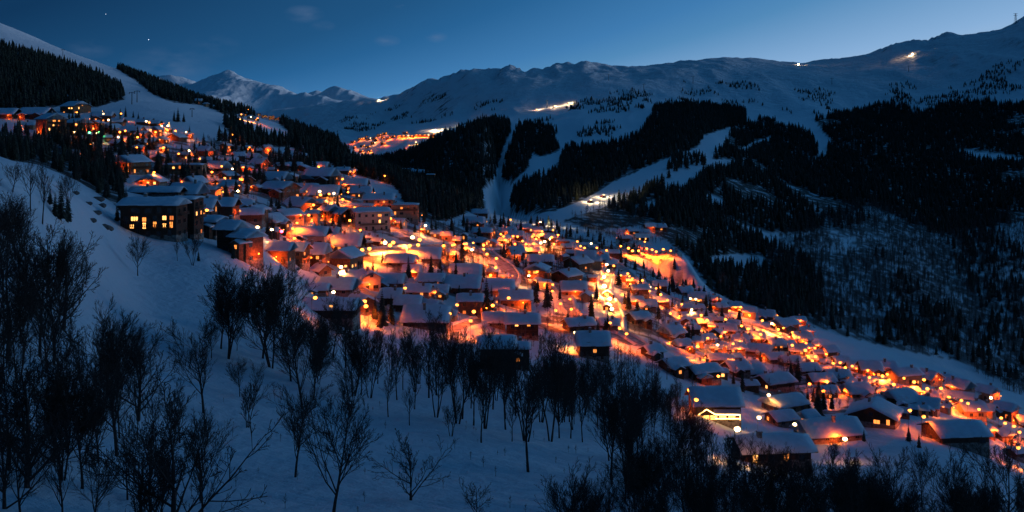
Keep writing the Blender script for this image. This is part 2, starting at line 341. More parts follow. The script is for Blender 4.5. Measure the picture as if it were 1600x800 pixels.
# ------------------------------------------------------------------ materials
def mat(name, color, rough=0.8, var=0.0, scale=2.0, bump=0.0, emit=None, estr=0.0, metallic=0.0, spec=0.3, c2=None, detail=4):
    m = bpy.data.materials.new(name); m.use_nodes = True; t = m.node_tree
    b = t.nodes['Principled BSDF']; b.inputs['Roughness'].default_value = rough; b.inputs['Metallic'].default_value = metallic
    b.inputs['Base Color'].default_value = (*color, 1); b.inputs['Specular IOR Level'].default_value = spec
    if var or bump or c2:
        g = t.nodes.new('ShaderNodeTexCoord'); n = t.nodes.new('ShaderNodeTexNoise'); n.inputs['Scale'].default_value = scale; n.inputs['Detail'].default_value = detail
        t.links.new(g.outputs['Object'], n.inputs['Vector'])
        if var or c2:
            mx = t.nodes.new('ShaderNodeMix'); mx.data_type = 'RGBA'
            rr = t.nodes.new('ShaderNodeMapRange'); rr.inputs[1].default_value = .35; rr.inputs[2].default_value = .65
            t.links.new(n.outputs[0], rr.inputs[0]); t.links.new(rr.outputs[0], mx.inputs[0])
            lo = tuple(c * (1 - var) for c in color); hi = c2 or tuple(min(1, c * (1 + var)) for c in color)
            mx.inputs[6].default_value = (*lo, 1); mx.inputs[7].default_value = (*hi, 1)
            t.links.new(mx.outputs[2], b.inputs['Base Color'])
        if bump:
            bp = t.nodes.new('ShaderNodeBump'); bp.inputs['Strength'].default_value = 1; bp.inputs['Distance'].default_value = bump
            t.links.new(n.outputs[0], bp.inputs['Height']); t.links.new(bp.outputs[0], b.inputs['Normal'])
    if emit:
        b.inputs['Emission Color'].default_value = (*emit, 1); b.inputs['Emission Strength'].default_value = estr
    return m

def terrain_mat():
    m = bpy.data.materials.new('snow_ground'); m.use_nodes = True; t = m.node_tree; b = t.nodes['Principled BSDF']
    b.inputs['Roughness'].default_value = .65; b.inputs['Specular IOR Level'].default_value = .25
    g = t.nodes.new('ShaderNodeNewGeometry'); N_ = t.nodes.new
    def noise(sc, det, vec=None, rough=.55):
        n = N_('ShaderNodeTexNoise'); n.inputs['Scale'].default_value = sc; n.inputs['Detail'].default_value = det; n.inputs['Roughness'].default_value = rough
        t.links.new(vec or g.outputs['Position'], n.inputs['Vector']); return n.outputs[0]
    at = N_('ShaderNodeAttribute'); at.attribute_name = 'forest'
    sp = N_('ShaderNodeSeparateXYZ'); t.links.new(g.outputs['Normal'], sp.inputs[0])
    # snow
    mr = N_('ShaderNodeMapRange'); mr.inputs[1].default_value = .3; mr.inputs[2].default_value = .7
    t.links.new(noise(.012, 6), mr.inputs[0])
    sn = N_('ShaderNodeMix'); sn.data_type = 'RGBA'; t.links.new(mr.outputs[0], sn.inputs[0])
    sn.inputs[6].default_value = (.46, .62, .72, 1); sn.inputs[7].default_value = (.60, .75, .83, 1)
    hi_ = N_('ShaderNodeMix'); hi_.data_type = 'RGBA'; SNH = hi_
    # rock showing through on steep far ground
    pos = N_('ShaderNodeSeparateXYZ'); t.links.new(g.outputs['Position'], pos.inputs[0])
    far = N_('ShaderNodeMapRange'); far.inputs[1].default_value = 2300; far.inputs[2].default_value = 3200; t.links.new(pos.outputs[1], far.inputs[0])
    # light painted into the snow colour: darker near by, paler beyond the village
    far_lift = N_('ShaderNodeMapRange'); far_lift.inputs[1].default_value = 880; far_lift.inputs[2].default_value = 1250; t.links.new(pos.outputs[1], far_lift.inputs[0])
    t.links.new(far_lift.outputs[0], hi_.inputs[0]); t.links.new(sn.outputs[2], hi_.inputs[6]); hi_.inputs[7].default_value = (.90, .94, .97, 1); sn = hi_
    st = N_('ShaderNodeMapRange'); st.inputs[1].default_value = .94; st.inputs[2].default_value = .80; t.links.new(sp.outputs[2], st.inputs[0])
    rn = N_('ShaderNodeMapRange'); rn.inputs[1].default_value = .52; rn.inputs[2].default_value = .62; t.links.new(noise(.02, 8, rough=.7), rn.inputs[0])
    rk = smath(t, 'MULTIPLY', smath(t, 'MULTIPLY', far.outputs[0], st.outputs[0]), rn.outputs[0], clamp=True)
    m1 = N_('ShaderNodeMix'); m1.data_type = 'RGBA'; t.links.new(rk, m1.inputs[0]); t.links.new(sn.outputs[2], m1.inputs[6]); m1.inputs[7].default_value = (.06, .055, .055, 1)
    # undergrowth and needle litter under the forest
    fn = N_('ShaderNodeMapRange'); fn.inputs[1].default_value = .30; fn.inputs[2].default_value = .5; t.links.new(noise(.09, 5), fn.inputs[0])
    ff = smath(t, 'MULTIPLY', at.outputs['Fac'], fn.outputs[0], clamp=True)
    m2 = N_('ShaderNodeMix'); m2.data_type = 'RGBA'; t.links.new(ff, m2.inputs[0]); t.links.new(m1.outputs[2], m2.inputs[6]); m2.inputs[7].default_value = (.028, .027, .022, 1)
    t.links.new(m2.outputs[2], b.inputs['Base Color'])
    bp = N_('ShaderNodeBump'); bp.inputs['Distance'].default_value = 1.0; bp.inputs['Strength'].default_value = .8
    hsum = smath(t, 'MULTIPLY', noise(.18, 8, rough=.66), 2.2)
    wv = N_('ShaderNodeTexWave'); wv.inputs['Scale'].default_value = .11; wv.inputs['Distortion'].default_value = 9; wv.inputs['Detail'].default_value = 3; t.links.new(g.outputs['Position'], wv.inputs['Vector'])
    hsum = smath(t, 'ADD', hsum, smath(t, 'MULTIPLY', wv.outputs['Fac'], .09))
    hs2 = smath(t, 'MULTIPLY', noise(.02, 6, rough=.65), smath(t, 'MULTIPLY_ADD', far.outputs[0], 60.0, 1.5))
    t.links.new(smath(t, 'ADD', hsum, hs2), bp.inputs['Height']); t.links.new(bp.outputs[0], b.inputs['Normal'])
    return m
M_GROUND = terrain_mat()
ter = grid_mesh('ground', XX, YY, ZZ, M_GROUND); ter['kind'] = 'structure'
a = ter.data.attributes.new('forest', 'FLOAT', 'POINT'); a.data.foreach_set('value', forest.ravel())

# unseen continuation of the right-hand mountain, added to shade the valley from low sun
t_ = np.linspace(0, 1, 60); cx_ = np.interp(t_, [0, .35, .7, 1], [3050, 4400, 5000, 4600]); cy_ = np.interp(t_, [0, .35, .7, 1], [4050, 3000, 600, -2500]); hz_ = np.interp(t_, [0, .2, .7, 1], [560, 820, 900, 800])
gx_, gy_ = np.gradient(cx_), np.gradient(cy_); gl_ = np.hypot(gx_, gy_); l_ = np.linspace(-1500, 1500, 50)
RX = cx_[:, None] - (gy_ / gl_)[:, None] * l_[None, :] * -1; RY = cy_[:, None] + (gx_ / gl_)[:, None] * l_[None, :] * -1
RZ = hz_[:, None] - .42 * np.abs(l_)[None, :] + (fbm(RX / 400, RY / 400, 5, 91, True) - .5) * 160
RZ[RX < RY * .56] = -400
rg = grid_mesh('added_shade_ridge', RX, RY, RZ, M_GROUND); rg['kind'] = 'structure'

# distant peaks beyond the head of the valley
PXD = np.arange(150, 760, 1.6); DD = np.exp(np.linspace(math.log(5600), math.log(11500), 230))
XD = (PXD[:, None] - 800) / F * DD[None, :]; YD = np.broadcast_to(DD[None, :], XD.shape)
wx = XD + 60 * (fbm(XD / 700, YD / 700, 3, 201) - .5) * np.minimum(1, 1); wy = YD + 60 * (fbm(XD / 700, YD / 700, 3, 207) - .5)
ZD = np.full(XD.shape, -200.0)
for (px, py, d, sl, an, str_) in ((266, 115, 8800, .46, 0, 1), (304, 131, 9000, .40, 0, 1), (330, 126, 9300, .42, 0, 1), (360, 108, 8600, .52, -62, 2.1), (345, 124, 8900, .4, 0, 1),
                           (418, 135, 9900, .42, 0, 1), (446, 140, 10300, .40, 0, 1), (470, 143, 10300, .42, 0, 1), (496, 143, 10100, .42, 0, 1), (524, 136, 9300, .42, -55, 1.7), (548, 149, 9700, .40, 0, 1),
                           (575, 154, 9900, .38, 0, 1), (612, 150, 10300, .38, 0, 1), (200, 140, 9000, .4, 0, 1)):
    x0 = (px - 800) / F * d; z0 = (HZ - py) / F * d
    ux = (wx - x0); uy = (wy - d); ca, sa_ = math.cos(R(an)), math.sin(R(an))
    u = ux * ca + uy * sa_; v = -ux * sa_ + uy * ca
    u = np.where(u > 0, u / str_, u)
    r = np.sqrt(u * u + v * v + 60.0)
    r = r * (1 + .30 * np.sin(np.arctan2(v, u) * 5 + px) * sstep(60, 900, r))
    ZD = np.maximum(ZD, z0 - sl * r)
ZD = ZD + (fbm(XD / 330, YD / 420, 5, 211, True) - .60) * 85
ZD = np.maximum(ZD, (HZ - 215) / F * YD)
def peak_mat():
    m = bpy.data.materials.new('peak_snow'); m.use_nodes = True; t = m.node_tree; b = t.nodes['Principled BSDF']
    g = t.nodes.new('ShaderNodeNewGeometry'); n = t.nodes.new('ShaderNodeTexNoise'); n.inputs['Scale'].default_value = .009; n.inputs['Detail'].default_value = 8; n.inputs['Roughness'].default_value = .7
    t.links.new(g.outputs['Position'], n.inputs['Vector'])
    sp = t.nodes.new('ShaderNodeSeparateXYZ'); t.links.new(g.outputs['Normal'], sp.inputs[0])
    st = t.nodes.new('ShaderNodeMapRange'); st.inputs[1].default_value = .82; st.inputs[2].default_value = .62; t.links.new(sp.outputs[2], st.inputs[0])
    rn = t.nodes.new('ShaderNodeMapRange'); rn.inputs[1].default_value = .48; rn.inputs[2].default_value = .6; t.links.new(n.outputs[0], rn.inputs[0])
    mx = t.nodes.new('ShaderNodeMix'); mx.data_type = 'RGBA'; t.links.new(smath(t, 'MULTIPLY', st.outputs[0], rn.outputs[0], clamp=True), mx.inputs[0])
    mx.inputs[6].default_value = (.90, .93, .95, 1); mx.inputs[7].default_value = (.09, .085, .085, 1)
    t.links.new(mx.outputs[2], b.inputs['Base Color']); b.inputs['Roughness'].default_value = .7
    bp = t.nodes.new('ShaderNodeBump'); bp.inputs['Distance'].default_value = 22; bp.inputs['Strength'].default_value = .7
    t.links.new(n.outputs[0], bp.inputs['Height']); t.links.new(bp.outputs[0], b.inputs['Normal'])
    return m
pk = grid_mesh('mountain_peaks', XD, YD, ZD, peak_mat()); pk['kind'] = 'structure'

# ------------------------------------------------------------------ builders
class MB:
    def __init__(s): s.v = []; s.f = []
    def box(s, x0, x1, y0, y1, z0, z1):
        n = len(s.v); s.v += [(x, y, z) for z in (z0, z1) for x, y in ((x0, y0), (x1, y0), (x1, y1), (x0, y1))]
        s.f += [tuple(n + i for i in q) for q in ((3, 2, 1, 0), (4, 5, 6, 7), (0, 1, 5, 4), (1, 2, 6, 5), (2, 3, 7, 6), (3, 0, 4, 7))]
    def prism(s, prof, x0, x1):                      # profile in (y, z), extruded along x
        n = len(s.v); k = len(prof)
        s.v += [(x0, y, z) for y, z in prof] + [(x1, y, z) for y, z in prof]
        s.f.append(tuple(n + i for i in range(k))[::-1]); s.f.append(tuple(n + k + i for i in range(k)))
        for i in range(k):
            j = (i + 1) % k; s.f.append((n + i, n + j, n + k + j, n + k + i))
    def tube(s, pts, rad, sides=5, cap=False):
        n0 = len(s.v); up = Vector((0, 0, 1))
        for i, p in enumerate(pts):
            a = pts[max(i - 1, 0)]; b = pts[min(i + 1, len(pts) - 1)]; d = (b - a)
            if d.length < 1e-6: d = up
            d = d.normalized(); u = d.orthogonal().normalized() if abs(d.z) > .999 else d.cross(up).normalized(); w = d.cross(u)
            r = rad[i]
            for k in range(sides):
                t = 2 * math.pi * k / sides; s.v.append(tuple(p + u * (r * math.cos(t)) + w * (r * math.sin(t))))
        for i in range(len(pts) - 1):
            for k in range(sides):
                a = n0 + i * sides + k; b = n0 + i * sides + (k + 1) % sides
                s.f.append((a, b, b + sides, a + sides))
        if cap: s.f.append(tuple(range(n0, n0 + sides))[::-1]); s.f.append(tuple(range(len(s.v) - sides, len(s.v))))
    def ball(s, c, r, n=8, m=5, sz=1.0):
        n0 = len(s.v); s.v.append((c[0], c[1], c[2] - r * sz))
        for i in range(1, m):
            ph = -math.pi / 2 + math.pi * i / m
            for k in range(n):
                t = 2 * math.pi * k / n; s.v.append((c[0] + r * math.cos(ph) * math.cos(t), c[1] + r * math.cos(ph) * math.sin(t), c[2] + r * sz * math.sin(ph)))
        s.v.append((c[0], c[1], c[2] + r * sz)); top = len(s.v) - 1
        for k in range(n): s.f.append((n0, n0 + 1 + (k + 1) % n, n0 + 1 + k)); s.f.append((top, top - n + k, top - n + (k + 1) % n))
        for i in range(m - 2):
            for k in range(n):
                a = n0 + 1 + i * n + k; b = n0 + 1 + i * n + (k + 1) % n; s.f.append((a, b, b + n, a + n))
    def mesh(s, name, m):
        me = bpy.data.meshes.new(name); me.from_pydata([tuple(v) for v in s.v], [], s.f); me.update()
        if m: me.materials.append(m)
        return me
    def obj(s, name, m, parent=None):
        return link(name, s.mesh(name, m), parent)
def link(name, me, parent=None, loc=None, rz=None, sc=None):
    o = bpy.data.objects.new(name, me); COL.objects.link(o)
    if parent is not None: o.parent = parent
    if loc is not None: o.location = loc
    if rz is not None: o.rotation_euler = (0, 0, rz)
    if sc is not None: o.scale = sc if isinstance(sc, tuple) else (sc, sc, sc)
    return o
def thing(name, label, cat, loc=(0, 0, 0), rz=0.0, group=None):
    o = bpy.data.objects.new(name, None); COL.objects.link(o); o.location = loc; o.rotation_euler = (0, 0, rz)
    o.empty_display_size = .5; o['label'] = label; o['category'] = cat
    if group: o['group'] = group
    return o
def copy_tree(o, parent=None):
    c = o.copy(); COL.objects.link(c)
    if parent is not None: c.parent = parent
    for ch in KIDS.get(o.name, []): copy_tree(ch, c)
    return c
KIDS = {}
def kid(parent, ch): KIDS.setdefault(parent.name, []).append(ch); return ch
ORD = ['first', 'second', 'third', 'fourth', 'fifth', 'sixth', 'seventh', 'eighth', 'ninth', 'tenth', 'eleventh', 'twelfth', 'thirteenth',
       'fourteenth', 'fifteenth', 'sixteenth', 'seventeenth', 'eighteenth', 'nineteenth', 'twentieth']
def nth(i, n):
    if n == 1: return ''
    if i == 0: return 'leftmost'
    if i == n - 1: return 'rightmost'
    if i < len(ORD) and i <= n / 2 + 2: return ORD[i] + ' from left'
    return ORD[min(n - 1 - i, 19)] + ' from right'

M = {
 'wood1': mat('timber_brown', (.13, .062, .034), .8, .35, 1.4), 'wood2': mat('timber_honey', (.21, .105, .055), .8, .3, 1.4),
 'wood3': mat('timber_dark', (.06, .033, .022), .85, .3, 1.2), 'render': mat('pale_render', (.42, .35, .29), .9, .12, .9),
 'render2': mat('ochre_render', (.34, .24, .15), .9, .12, .9), 'stone': mat('grey_stone', (.20, .18, .16), .9, .45, 1.1),
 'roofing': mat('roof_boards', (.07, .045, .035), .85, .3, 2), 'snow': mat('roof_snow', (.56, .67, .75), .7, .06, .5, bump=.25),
 'frame': mat('window_frame', (.10, .06, .04), .7), 'glass': mat('dark_glass', (.015, .018, .022), .08, spec=.6),
 'lit1': mat('lit_window_warm', (.8, .5, .25), .6, emit=(1.0, .30, .045), estr=1.7), 'lit2': mat('lit_window_bright', (.9, .6, .3), .6, emit=(1.0, .42, .10), estr=3.2),
 'lit3': mat('lit_window_dim', (.6, .3, .12), .6, emit=(1.0, .22, .035), estr=.9), 'metal': mat('galvanised_steel', (.16, .16, .17), .5, metallic=.6),
 'lamp': mat('sodium_lamp_glass', (1, .6, .3), .5, emit=(1.0, .25, .025), estr=10), 'lampw': mat('white_lamp_glass', (1, .9, .8), .5, emit=(1.0, .62, .28), estr=18),
 'lampg': mat('green_lamp_glass', (.2, 1, .3), .5, emit=(.10, 1.0, .25), estr=14), 'lampr': mat('red_lamp_glass', (1, .1, .1), .5, emit=(1.0, .04, .08), estr=18),
 'string': mat('fairy_lights', (1, .7, .3), .5, emit=(1.0, .52, .16), estr=9),
 'bark': mat('bare_bark', (.040, .033, .028), .9, .3, 2), 'bark2': mat('grey_bark', (.10, .085, .075), .9, .3, 2),
 'needles': mat('spruce_needles', (.020, .030, .020), .9, .5, .8), 'needles2': mat('snow_dusted_needles', (.030, .042, .034), .9, .5, .9),
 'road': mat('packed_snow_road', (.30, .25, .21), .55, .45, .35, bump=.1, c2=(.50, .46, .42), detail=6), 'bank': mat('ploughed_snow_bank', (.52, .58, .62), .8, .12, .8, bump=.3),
 'tyre': mat('tyre_rubber', (.02, .02, .02), .8), 'rock': mat('bare_rock', (.10, .09, .085), .9, .4, .8, bump=.4),
}
PAINT = [mat('car_paint_' + n, c, .3, spec=.5) for n, c in (('silver', (.42, .43, .44)), ('black', (.02, .02, .022)), ('red', (.35, .03, .025)), ('blue', (.03, .07, .22)), ('white', (.75, .75, .75)))]

# shared window meshes: frame with mullions, pane behind it; local +y points into the wall
def win_frame(w, h):
    b = MB(); t = .10
    b.box(-w / 2 - t, w / 2 + t, -.09, .03, -t, 0); b.box(-w / 2 - t, w / 2 + t, -.09, .03, h, h + t)
    b.box(-w / 2 - t, -w / 2, -.085, .03, 0, h); b.box(w / 2, w / 2 + t, -.085, .03, 0, h); b.box(-.04, .04, -.07, .02, 0, h)
    return b.mesh('window', M['frame'])
WIN = {}
for key, (w_, h_) in {'s': (1.25, 1.3), 'w': (2.1, 1.35), 't': (1.1, 1.9)}.items():
    panes = {}
    for pm in ('lit1', 'lit2', 'lit3', 'glass'):
        b = MB(); b.box(-w_ / 2, w_ / 2, -.03, .02, 0, h_); panes[pm] = b.mesh('pane', M[pm])
    WIN[key] = (win_frame(w_, h_), panes, w_, h_)
rh = random.Random(5)
def add_window(root, x, y, z, rz, key, pm):
    fr, panes, w_, h_ = WIN[key]
    f = link('window', fr, root, (x, y, z), rz); link('pane', panes[pm], f)
    return f
def snow_cap(L, Wd, zr, ze, ov, th, seed, flat=False):
    """snow blanket over a pitched roof: rounded eaves, uneven thickness"""
    rr = random.Random(seed); b = MB(); nx = 9
    half = Wd / 2 + ov; sl = (zr - ze) / (Wd / 2)
    def zt(y): return zr - sl * abs(y)
    us = [-1, -.985, -.93, -.6, -.28, -.05, .05, .28, .6, .93, .985, 1]
    rows = []
    ph = rr.random() * 9
    for i in range(nx + 1):
        x = -L / 2 - ov + (L + 2 * ov) * i / nx; e = .30 if i in (0, nx) else (.85 if i in (1, nx - 1) else 1)
        if i == 0: x -= .02
        row = []
        for k, u in enumerate(us):
            y = u * half; t = th * e * (0.0 if abs(u) == 1 else (.62 if abs(u) > .98 else 1)) * (.82 + .3 * math.sin(i * 1.3 + k * .9 + ph) * .5 + rr.uniform(0, .28))
            yy = y * (1.0 + (.012 * math.sin(i * 1.7 + ph) if abs(u) > .9 else 0))
            z = zt(y) + .03 + t - (.10 if abs(u) == 1 else 0)
            row.append((x, yy, z))
        rows.append(row)
    n = len(us)
    for r_ in rows: b.v += r_
    for i in range(nx):
        for k in range(n - 1):
            a = i * n + k; b.f.append((a, a + n, a + n + 1, a + 1))
    # underside and end faces so that it is a closed body
    base = len(b.v)
    for i in (0, nx):
        x = rows[i][0][0]
        b.v += [(x, -half, zt(half) - .07), (x, 0, zr + .0), (x, half, zt(half) - .07)]
    e0, e1 = base, base + 3
    b.f.append(tuple(range(0, n)) + (e0 + 2, e0 + 1, e0)); b.f.append(tuple(range(nx * n + n - 1, nx * n - 1, -1)) + (e1, e1 + 1, e1 + 2))
    b.f.append((e0, e0 + 1, e1 + 1, e1)); b.f.append((e0 + 1, e0 + 2, e1 + 2, e1 + 1))
    me = b.mesh('roof_snow', M['snow']); me.polygons.foreach_set('use_smooth', [True] * len(me.polygons))
    return me
FACADE_FILL = {}  # added lights with glowing bulbs before house fronts, put in to turn walls orange
def facade_fill_light(parent, x, y, z, pw):
    k = round(pw, 1)
    if k not in FACADE_FILL:
        l_ = bpy.data.lights.new('facade_fill_light', 'POINT'); l_.energy = 1900.0 * k; l_.color = (1.0, .115, .006); l_.shadow_soft_size = .2; FACADE_FILL[k] = l_
    b = FACADE_FILL.get('bulb')
    if b is None:
        q_ = MB(); q_.ball((0, 0, 0), .22, 8, 5); b = FACADE_FILL['bulb'] = q_.mesh('facade_fill_bulb', M['lamp'])
    link('facade_fill_bulb', b, parent, (x, y, z + .5)); link('facade_fill_light', FACADE_FILL[k], parent, (x, y, z))
def thing_part(name, parent, loc, rz):
    o = bpy.data.objects.new(name, bpy.data.meshes.new(name)); COL.objects.link(o); o.parent = parent; o.location = loc; o.rotation_euler = (0, 0, rz); return o
def build_house(name, label, cat, group, px, py, wpx, hpx, phi=0.0, r=1.0, wall='wood1', lit=.35, pitch=27, kind='c', dmin=0, dmax=1e9, det=2, drop=6, wins=None, chim=True, porch=.0):
    d = cast(px, py, dmin, dmax); u = d / F
    ph = R(phi); c_, s_ = abs(math.cos(ph)), abs(math.sin(ph))
    L = wpx * u / (c_ + r * s_) * 1.0; Wd = r * L; H = max(2.6, hpx * u)
    # front corner at the clicked row: centre lies half the depth behind
    back = (Wd * c_ + L * s_) / 2
    x = (px - 800) / F * (d + back * .35); y = d + back
    x = (px - 800) / F * y
    z = ground((px - 800) / F * d, d)
    root = thing(name, label, cat, (x, y, z), ph, group)
    if pitch == 27: pitch = rh.uniform(20, 33)
    P_ = math.tan(R(pitch)); flat = kind == 'f'
    zr = H + (Wd / 2 * P_ if not flat else .35); ov = .5 if flat else (1.15 if wpx * u > 7 else .6)
    b = MB(); wb = 1.2 if det > 1 else -drop
    if flat: b.prism([(-Wd / 2, wb), (Wd / 2, wb), (Wd / 2, H), (-Wd / 2, H)], -L / 2, L / 2)
    else: b.prism([(-Wd / 2, wb), (Wd / 2, wb), (Wd / 2, H), (0, zr), (-Wd / 2, H)], -L / 2, L / 2)
    b.obj('wall', M[wall], root)
    if det > 1:
        b = MB(); b.box(-L / 2 - .08, L / 2 + .08, -Wd / 2 - .08, Wd / 2 + .08, -drop, 1.2); b.obj('stone_base', M['stone'], root)
    b = MB(); e = .22; sl = (zr - H) / (Wd / 2); yo = Wd / 2 + ov
    z1 = zr - sl * yo
    b.prism([(-yo, z1 + .02), (0, zr + .02), (yo, z1 + .02), (yo, z1 + e), (0, zr + e), (-yo, z1 + e)], -L / 2 - ov, L / 2 + ov)
    rf = b.obj('roof', M['roofing'], root)
    th = rh.uniform(.45, .75)
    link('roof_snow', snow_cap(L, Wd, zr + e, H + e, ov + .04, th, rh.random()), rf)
    if chim and det > 0 and not flat and rh.random() < .75:
        cx = rh.uniform(-.3, .3) * L; cy = rh.choice((-1, 1)) * rh.uniform(.05, .22) * Wd; zz = zr - abs(cy) * sl
        b = MB(); b.box(cx - .5, cx + .5, cy - .45, cy + .45, zz - .3, zr + 1.5); b.box(cx - .62, cx + .62, cy - .57, cy + .57, zr + 1.5, zr + 1.75)
        ch = b.obj('chimney', M['stone'], rf)
        b = MB(); b.ball((cx, cy, zr + 1.75), .55, 7, 4, .5); b.obj('snow_cap', M['snow'], ch)
    if det > 1 and not flat and 24 < wpx < 60 and name == 'chalet' and rh.random() < .5:
        # a lower cross-gabled wing in front
        ww = L * rh.uniform(.34, .46); wl = Wd * .30 + 2.6; wh = H * rh.uniform(.62, .82); wz = wh + ww / 2 * P_; xw = rh.choice((-1, 1)) * L * rh.uniform(.18, .26)
        wing = thing_part('wing', root, (xw, -Wd / 2 - 2.6 + wl / 2 - .0, 0), R(90))
        b = MB(); b.prism([(-ww / 2, -drop), (ww / 2, -drop), (ww / 2, wh), (0, wz), (-ww / 2, wh)], -wl / 2, wl / 2 - .4); me_ = b.mesh('wing', M[wall]); wing.data = me_
        b = MB(); yo2 = ww / 2 + .7; z2 = wz - P_ * yo2
        b.prism([(-yo2, z2 + .02), (0, wz + .02), (yo2, z2 + .02), (yo2, z2 + .2), (0, wz + .2), (-yo2, z2 + .2)], -wl / 2 - .8, wl / 2)
        b.obj('wing_roof', M['roofing'], wing)
        link('wing_snow', snow_cap(wl - .6, ww, wz + .2, wh + .2, .74, .5, rh.random()), wing)
        fr2 = link('wing_window', WIN['s'][0], wing, (-wl / 2, 0, max(.8, wh - 1.9)), R(-90)); link('pane', WIN['s'][1]['lit1' if rh.random() < lit + .2 else 'glass'], fr2)
    # windows on the faces turned to the valley side
    storeys = max(1, int(H / 3.0)); sh = H / storeys
    faces = [(L, 0.0, -Wd / 2, 0)]
    if math.sin(ph) < -.12 or (abs(math.sin(ph)) <= .12 and px < 780): faces.append((Wd, L / 2, 0, 90))
    if math.sin(ph) > .12 or (abs(math.sin(ph)) <= .12 and px > 820): faces.append((Wd, -L / 2, 0, -90))
    if det > 0:
        for fi, (w, fx, fy, fr) in enumerate(faces):
            key = 's' if wpx > 13 else 's'
            n = max(1, int(w / (3.6 if det > 1 else 5.5)))
            if n > 9: n = 9
            for st in range(storeys):
                z0 = st * sh + .95
                for k in range(n):
                    if rh.random() < (.25 if det > 1 else .45): continue
                    t = (k + .5) / n - .5; q_ = t * (w - .8)
                    pm = 'glass' if rh.random() > lit else rh.choice(('lit1', 'lit1', 'lit2', 'lit3'))
                    kk = rh.choice(('s', 's', 't', 'w')) if w / n > 3.2 and sh > 2.9 else 's'
                    if z0 + WIN[kk][3] > H - .05: z0 = max(.4, H - .15 - WIN[kk][3])
                    a = R(fr); lx = fx + (q_ if fr == 0 else 0); ly = fy + (q_ if fr != 0 else 0)
                    if st == 0 and det > 1: off = .09
                    else: off = 0.0
                    if fr == 0: add_window(root, lx, ly - off, z0, 0, kk, pm)
                    else: add_window(root, lx + (off if fr > 0 else -off), ly, z0, a, kk, pm)
            if fr != 0 and not flat and zr - H > 2.2:
                add_window(root, fx, 0, H - .1 + (zr - H) * .12, R(fr), 's', 'glass' if rh.random() > lit else 'lit1')
        if wins:
            for (lx, z0, kk, pm) in wins: add_window(root, lx * L, -Wd / 2 - (.02 if z0 > 1.2 else .1), z0, 0, kk, pm)
    if det > 1 and H > 4.5:
        for st in range(1, storeys):
            w, fx, fy, fr = faces[-1] if (len(faces) > 1 and rh.random() < .5) else faces[0]
            hw = w * rh.uniform(.34, .47); zb = st * sh + .05
            b = MB()
            if fr == 0:
                b.box(-hw, hw, fy - 1.3, fy - .003, zb, zb + .16); b.box(-hw, hw, fy - 1.3, fy - 1.22, zb + .95, zb + 1.07)
                for k in range(int(hw * 2 / .55) + 1): xx = -hw + .03 + k * .55; b.box(xx, xx + .3, fy - 1.27, fy - 1.24, zb + .16, zb + .95)
            else:
                s1 = 1 if fr > 0 else -1; xa, xb = fx + s1 * .003, fx + s1 * 1.3
                b.box(min(xa, xb), max(xa, xb), -hw, hw, zb, zb + .16); b.box(min(xb, xb - s1 * .08), max(xb, xb - s1 * .08), -hw, hw, zb + .95, zb + 1.07)
                for k in range(int(hw * 2 / .55) + 1): yy = -hw + .03 + k * .55; b.box(xb - .05, xb - .02, yy, yy + .3, zb + .16, zb + .95)
            b.obj('balcony', M['wood3'], root)
        if wpx > 24:
            b = MB(); b.box(L * .22, L * .22 + 1.1, -Wd / 2 - .14, -Wd / 2 - .05, .05, 2.15); dr_ = b.obj('door', M['wood3'], root)
            b = MB(); b.box(L * .22 + .85, L * .22 + .95, -Wd / 2 - .2, -Wd / 2 - .14, 1.0, 1.2); b.obj('handle', M['metal'], dr_)
    if porch > 0 and rh.random() < min(1, porch):  # added facade light at a random spot along the wall
        w, fx, fy, fr = faces[-1] if rh.random() < .6 else faces[0]
        q_ = rh.uniform(-.35, .35) * w; pw = rh.uniform(.4, 1.6) * max(1, porch)
        if fr == 0: facade_fill_light(root, q_, fy - 2.2, 2.6, pw)
        else: facade_fill_light(root, fx + (2.2 if fr > 0 else -2.2), q_, 2.6, pw)
    return root, L, Wd, H, zr

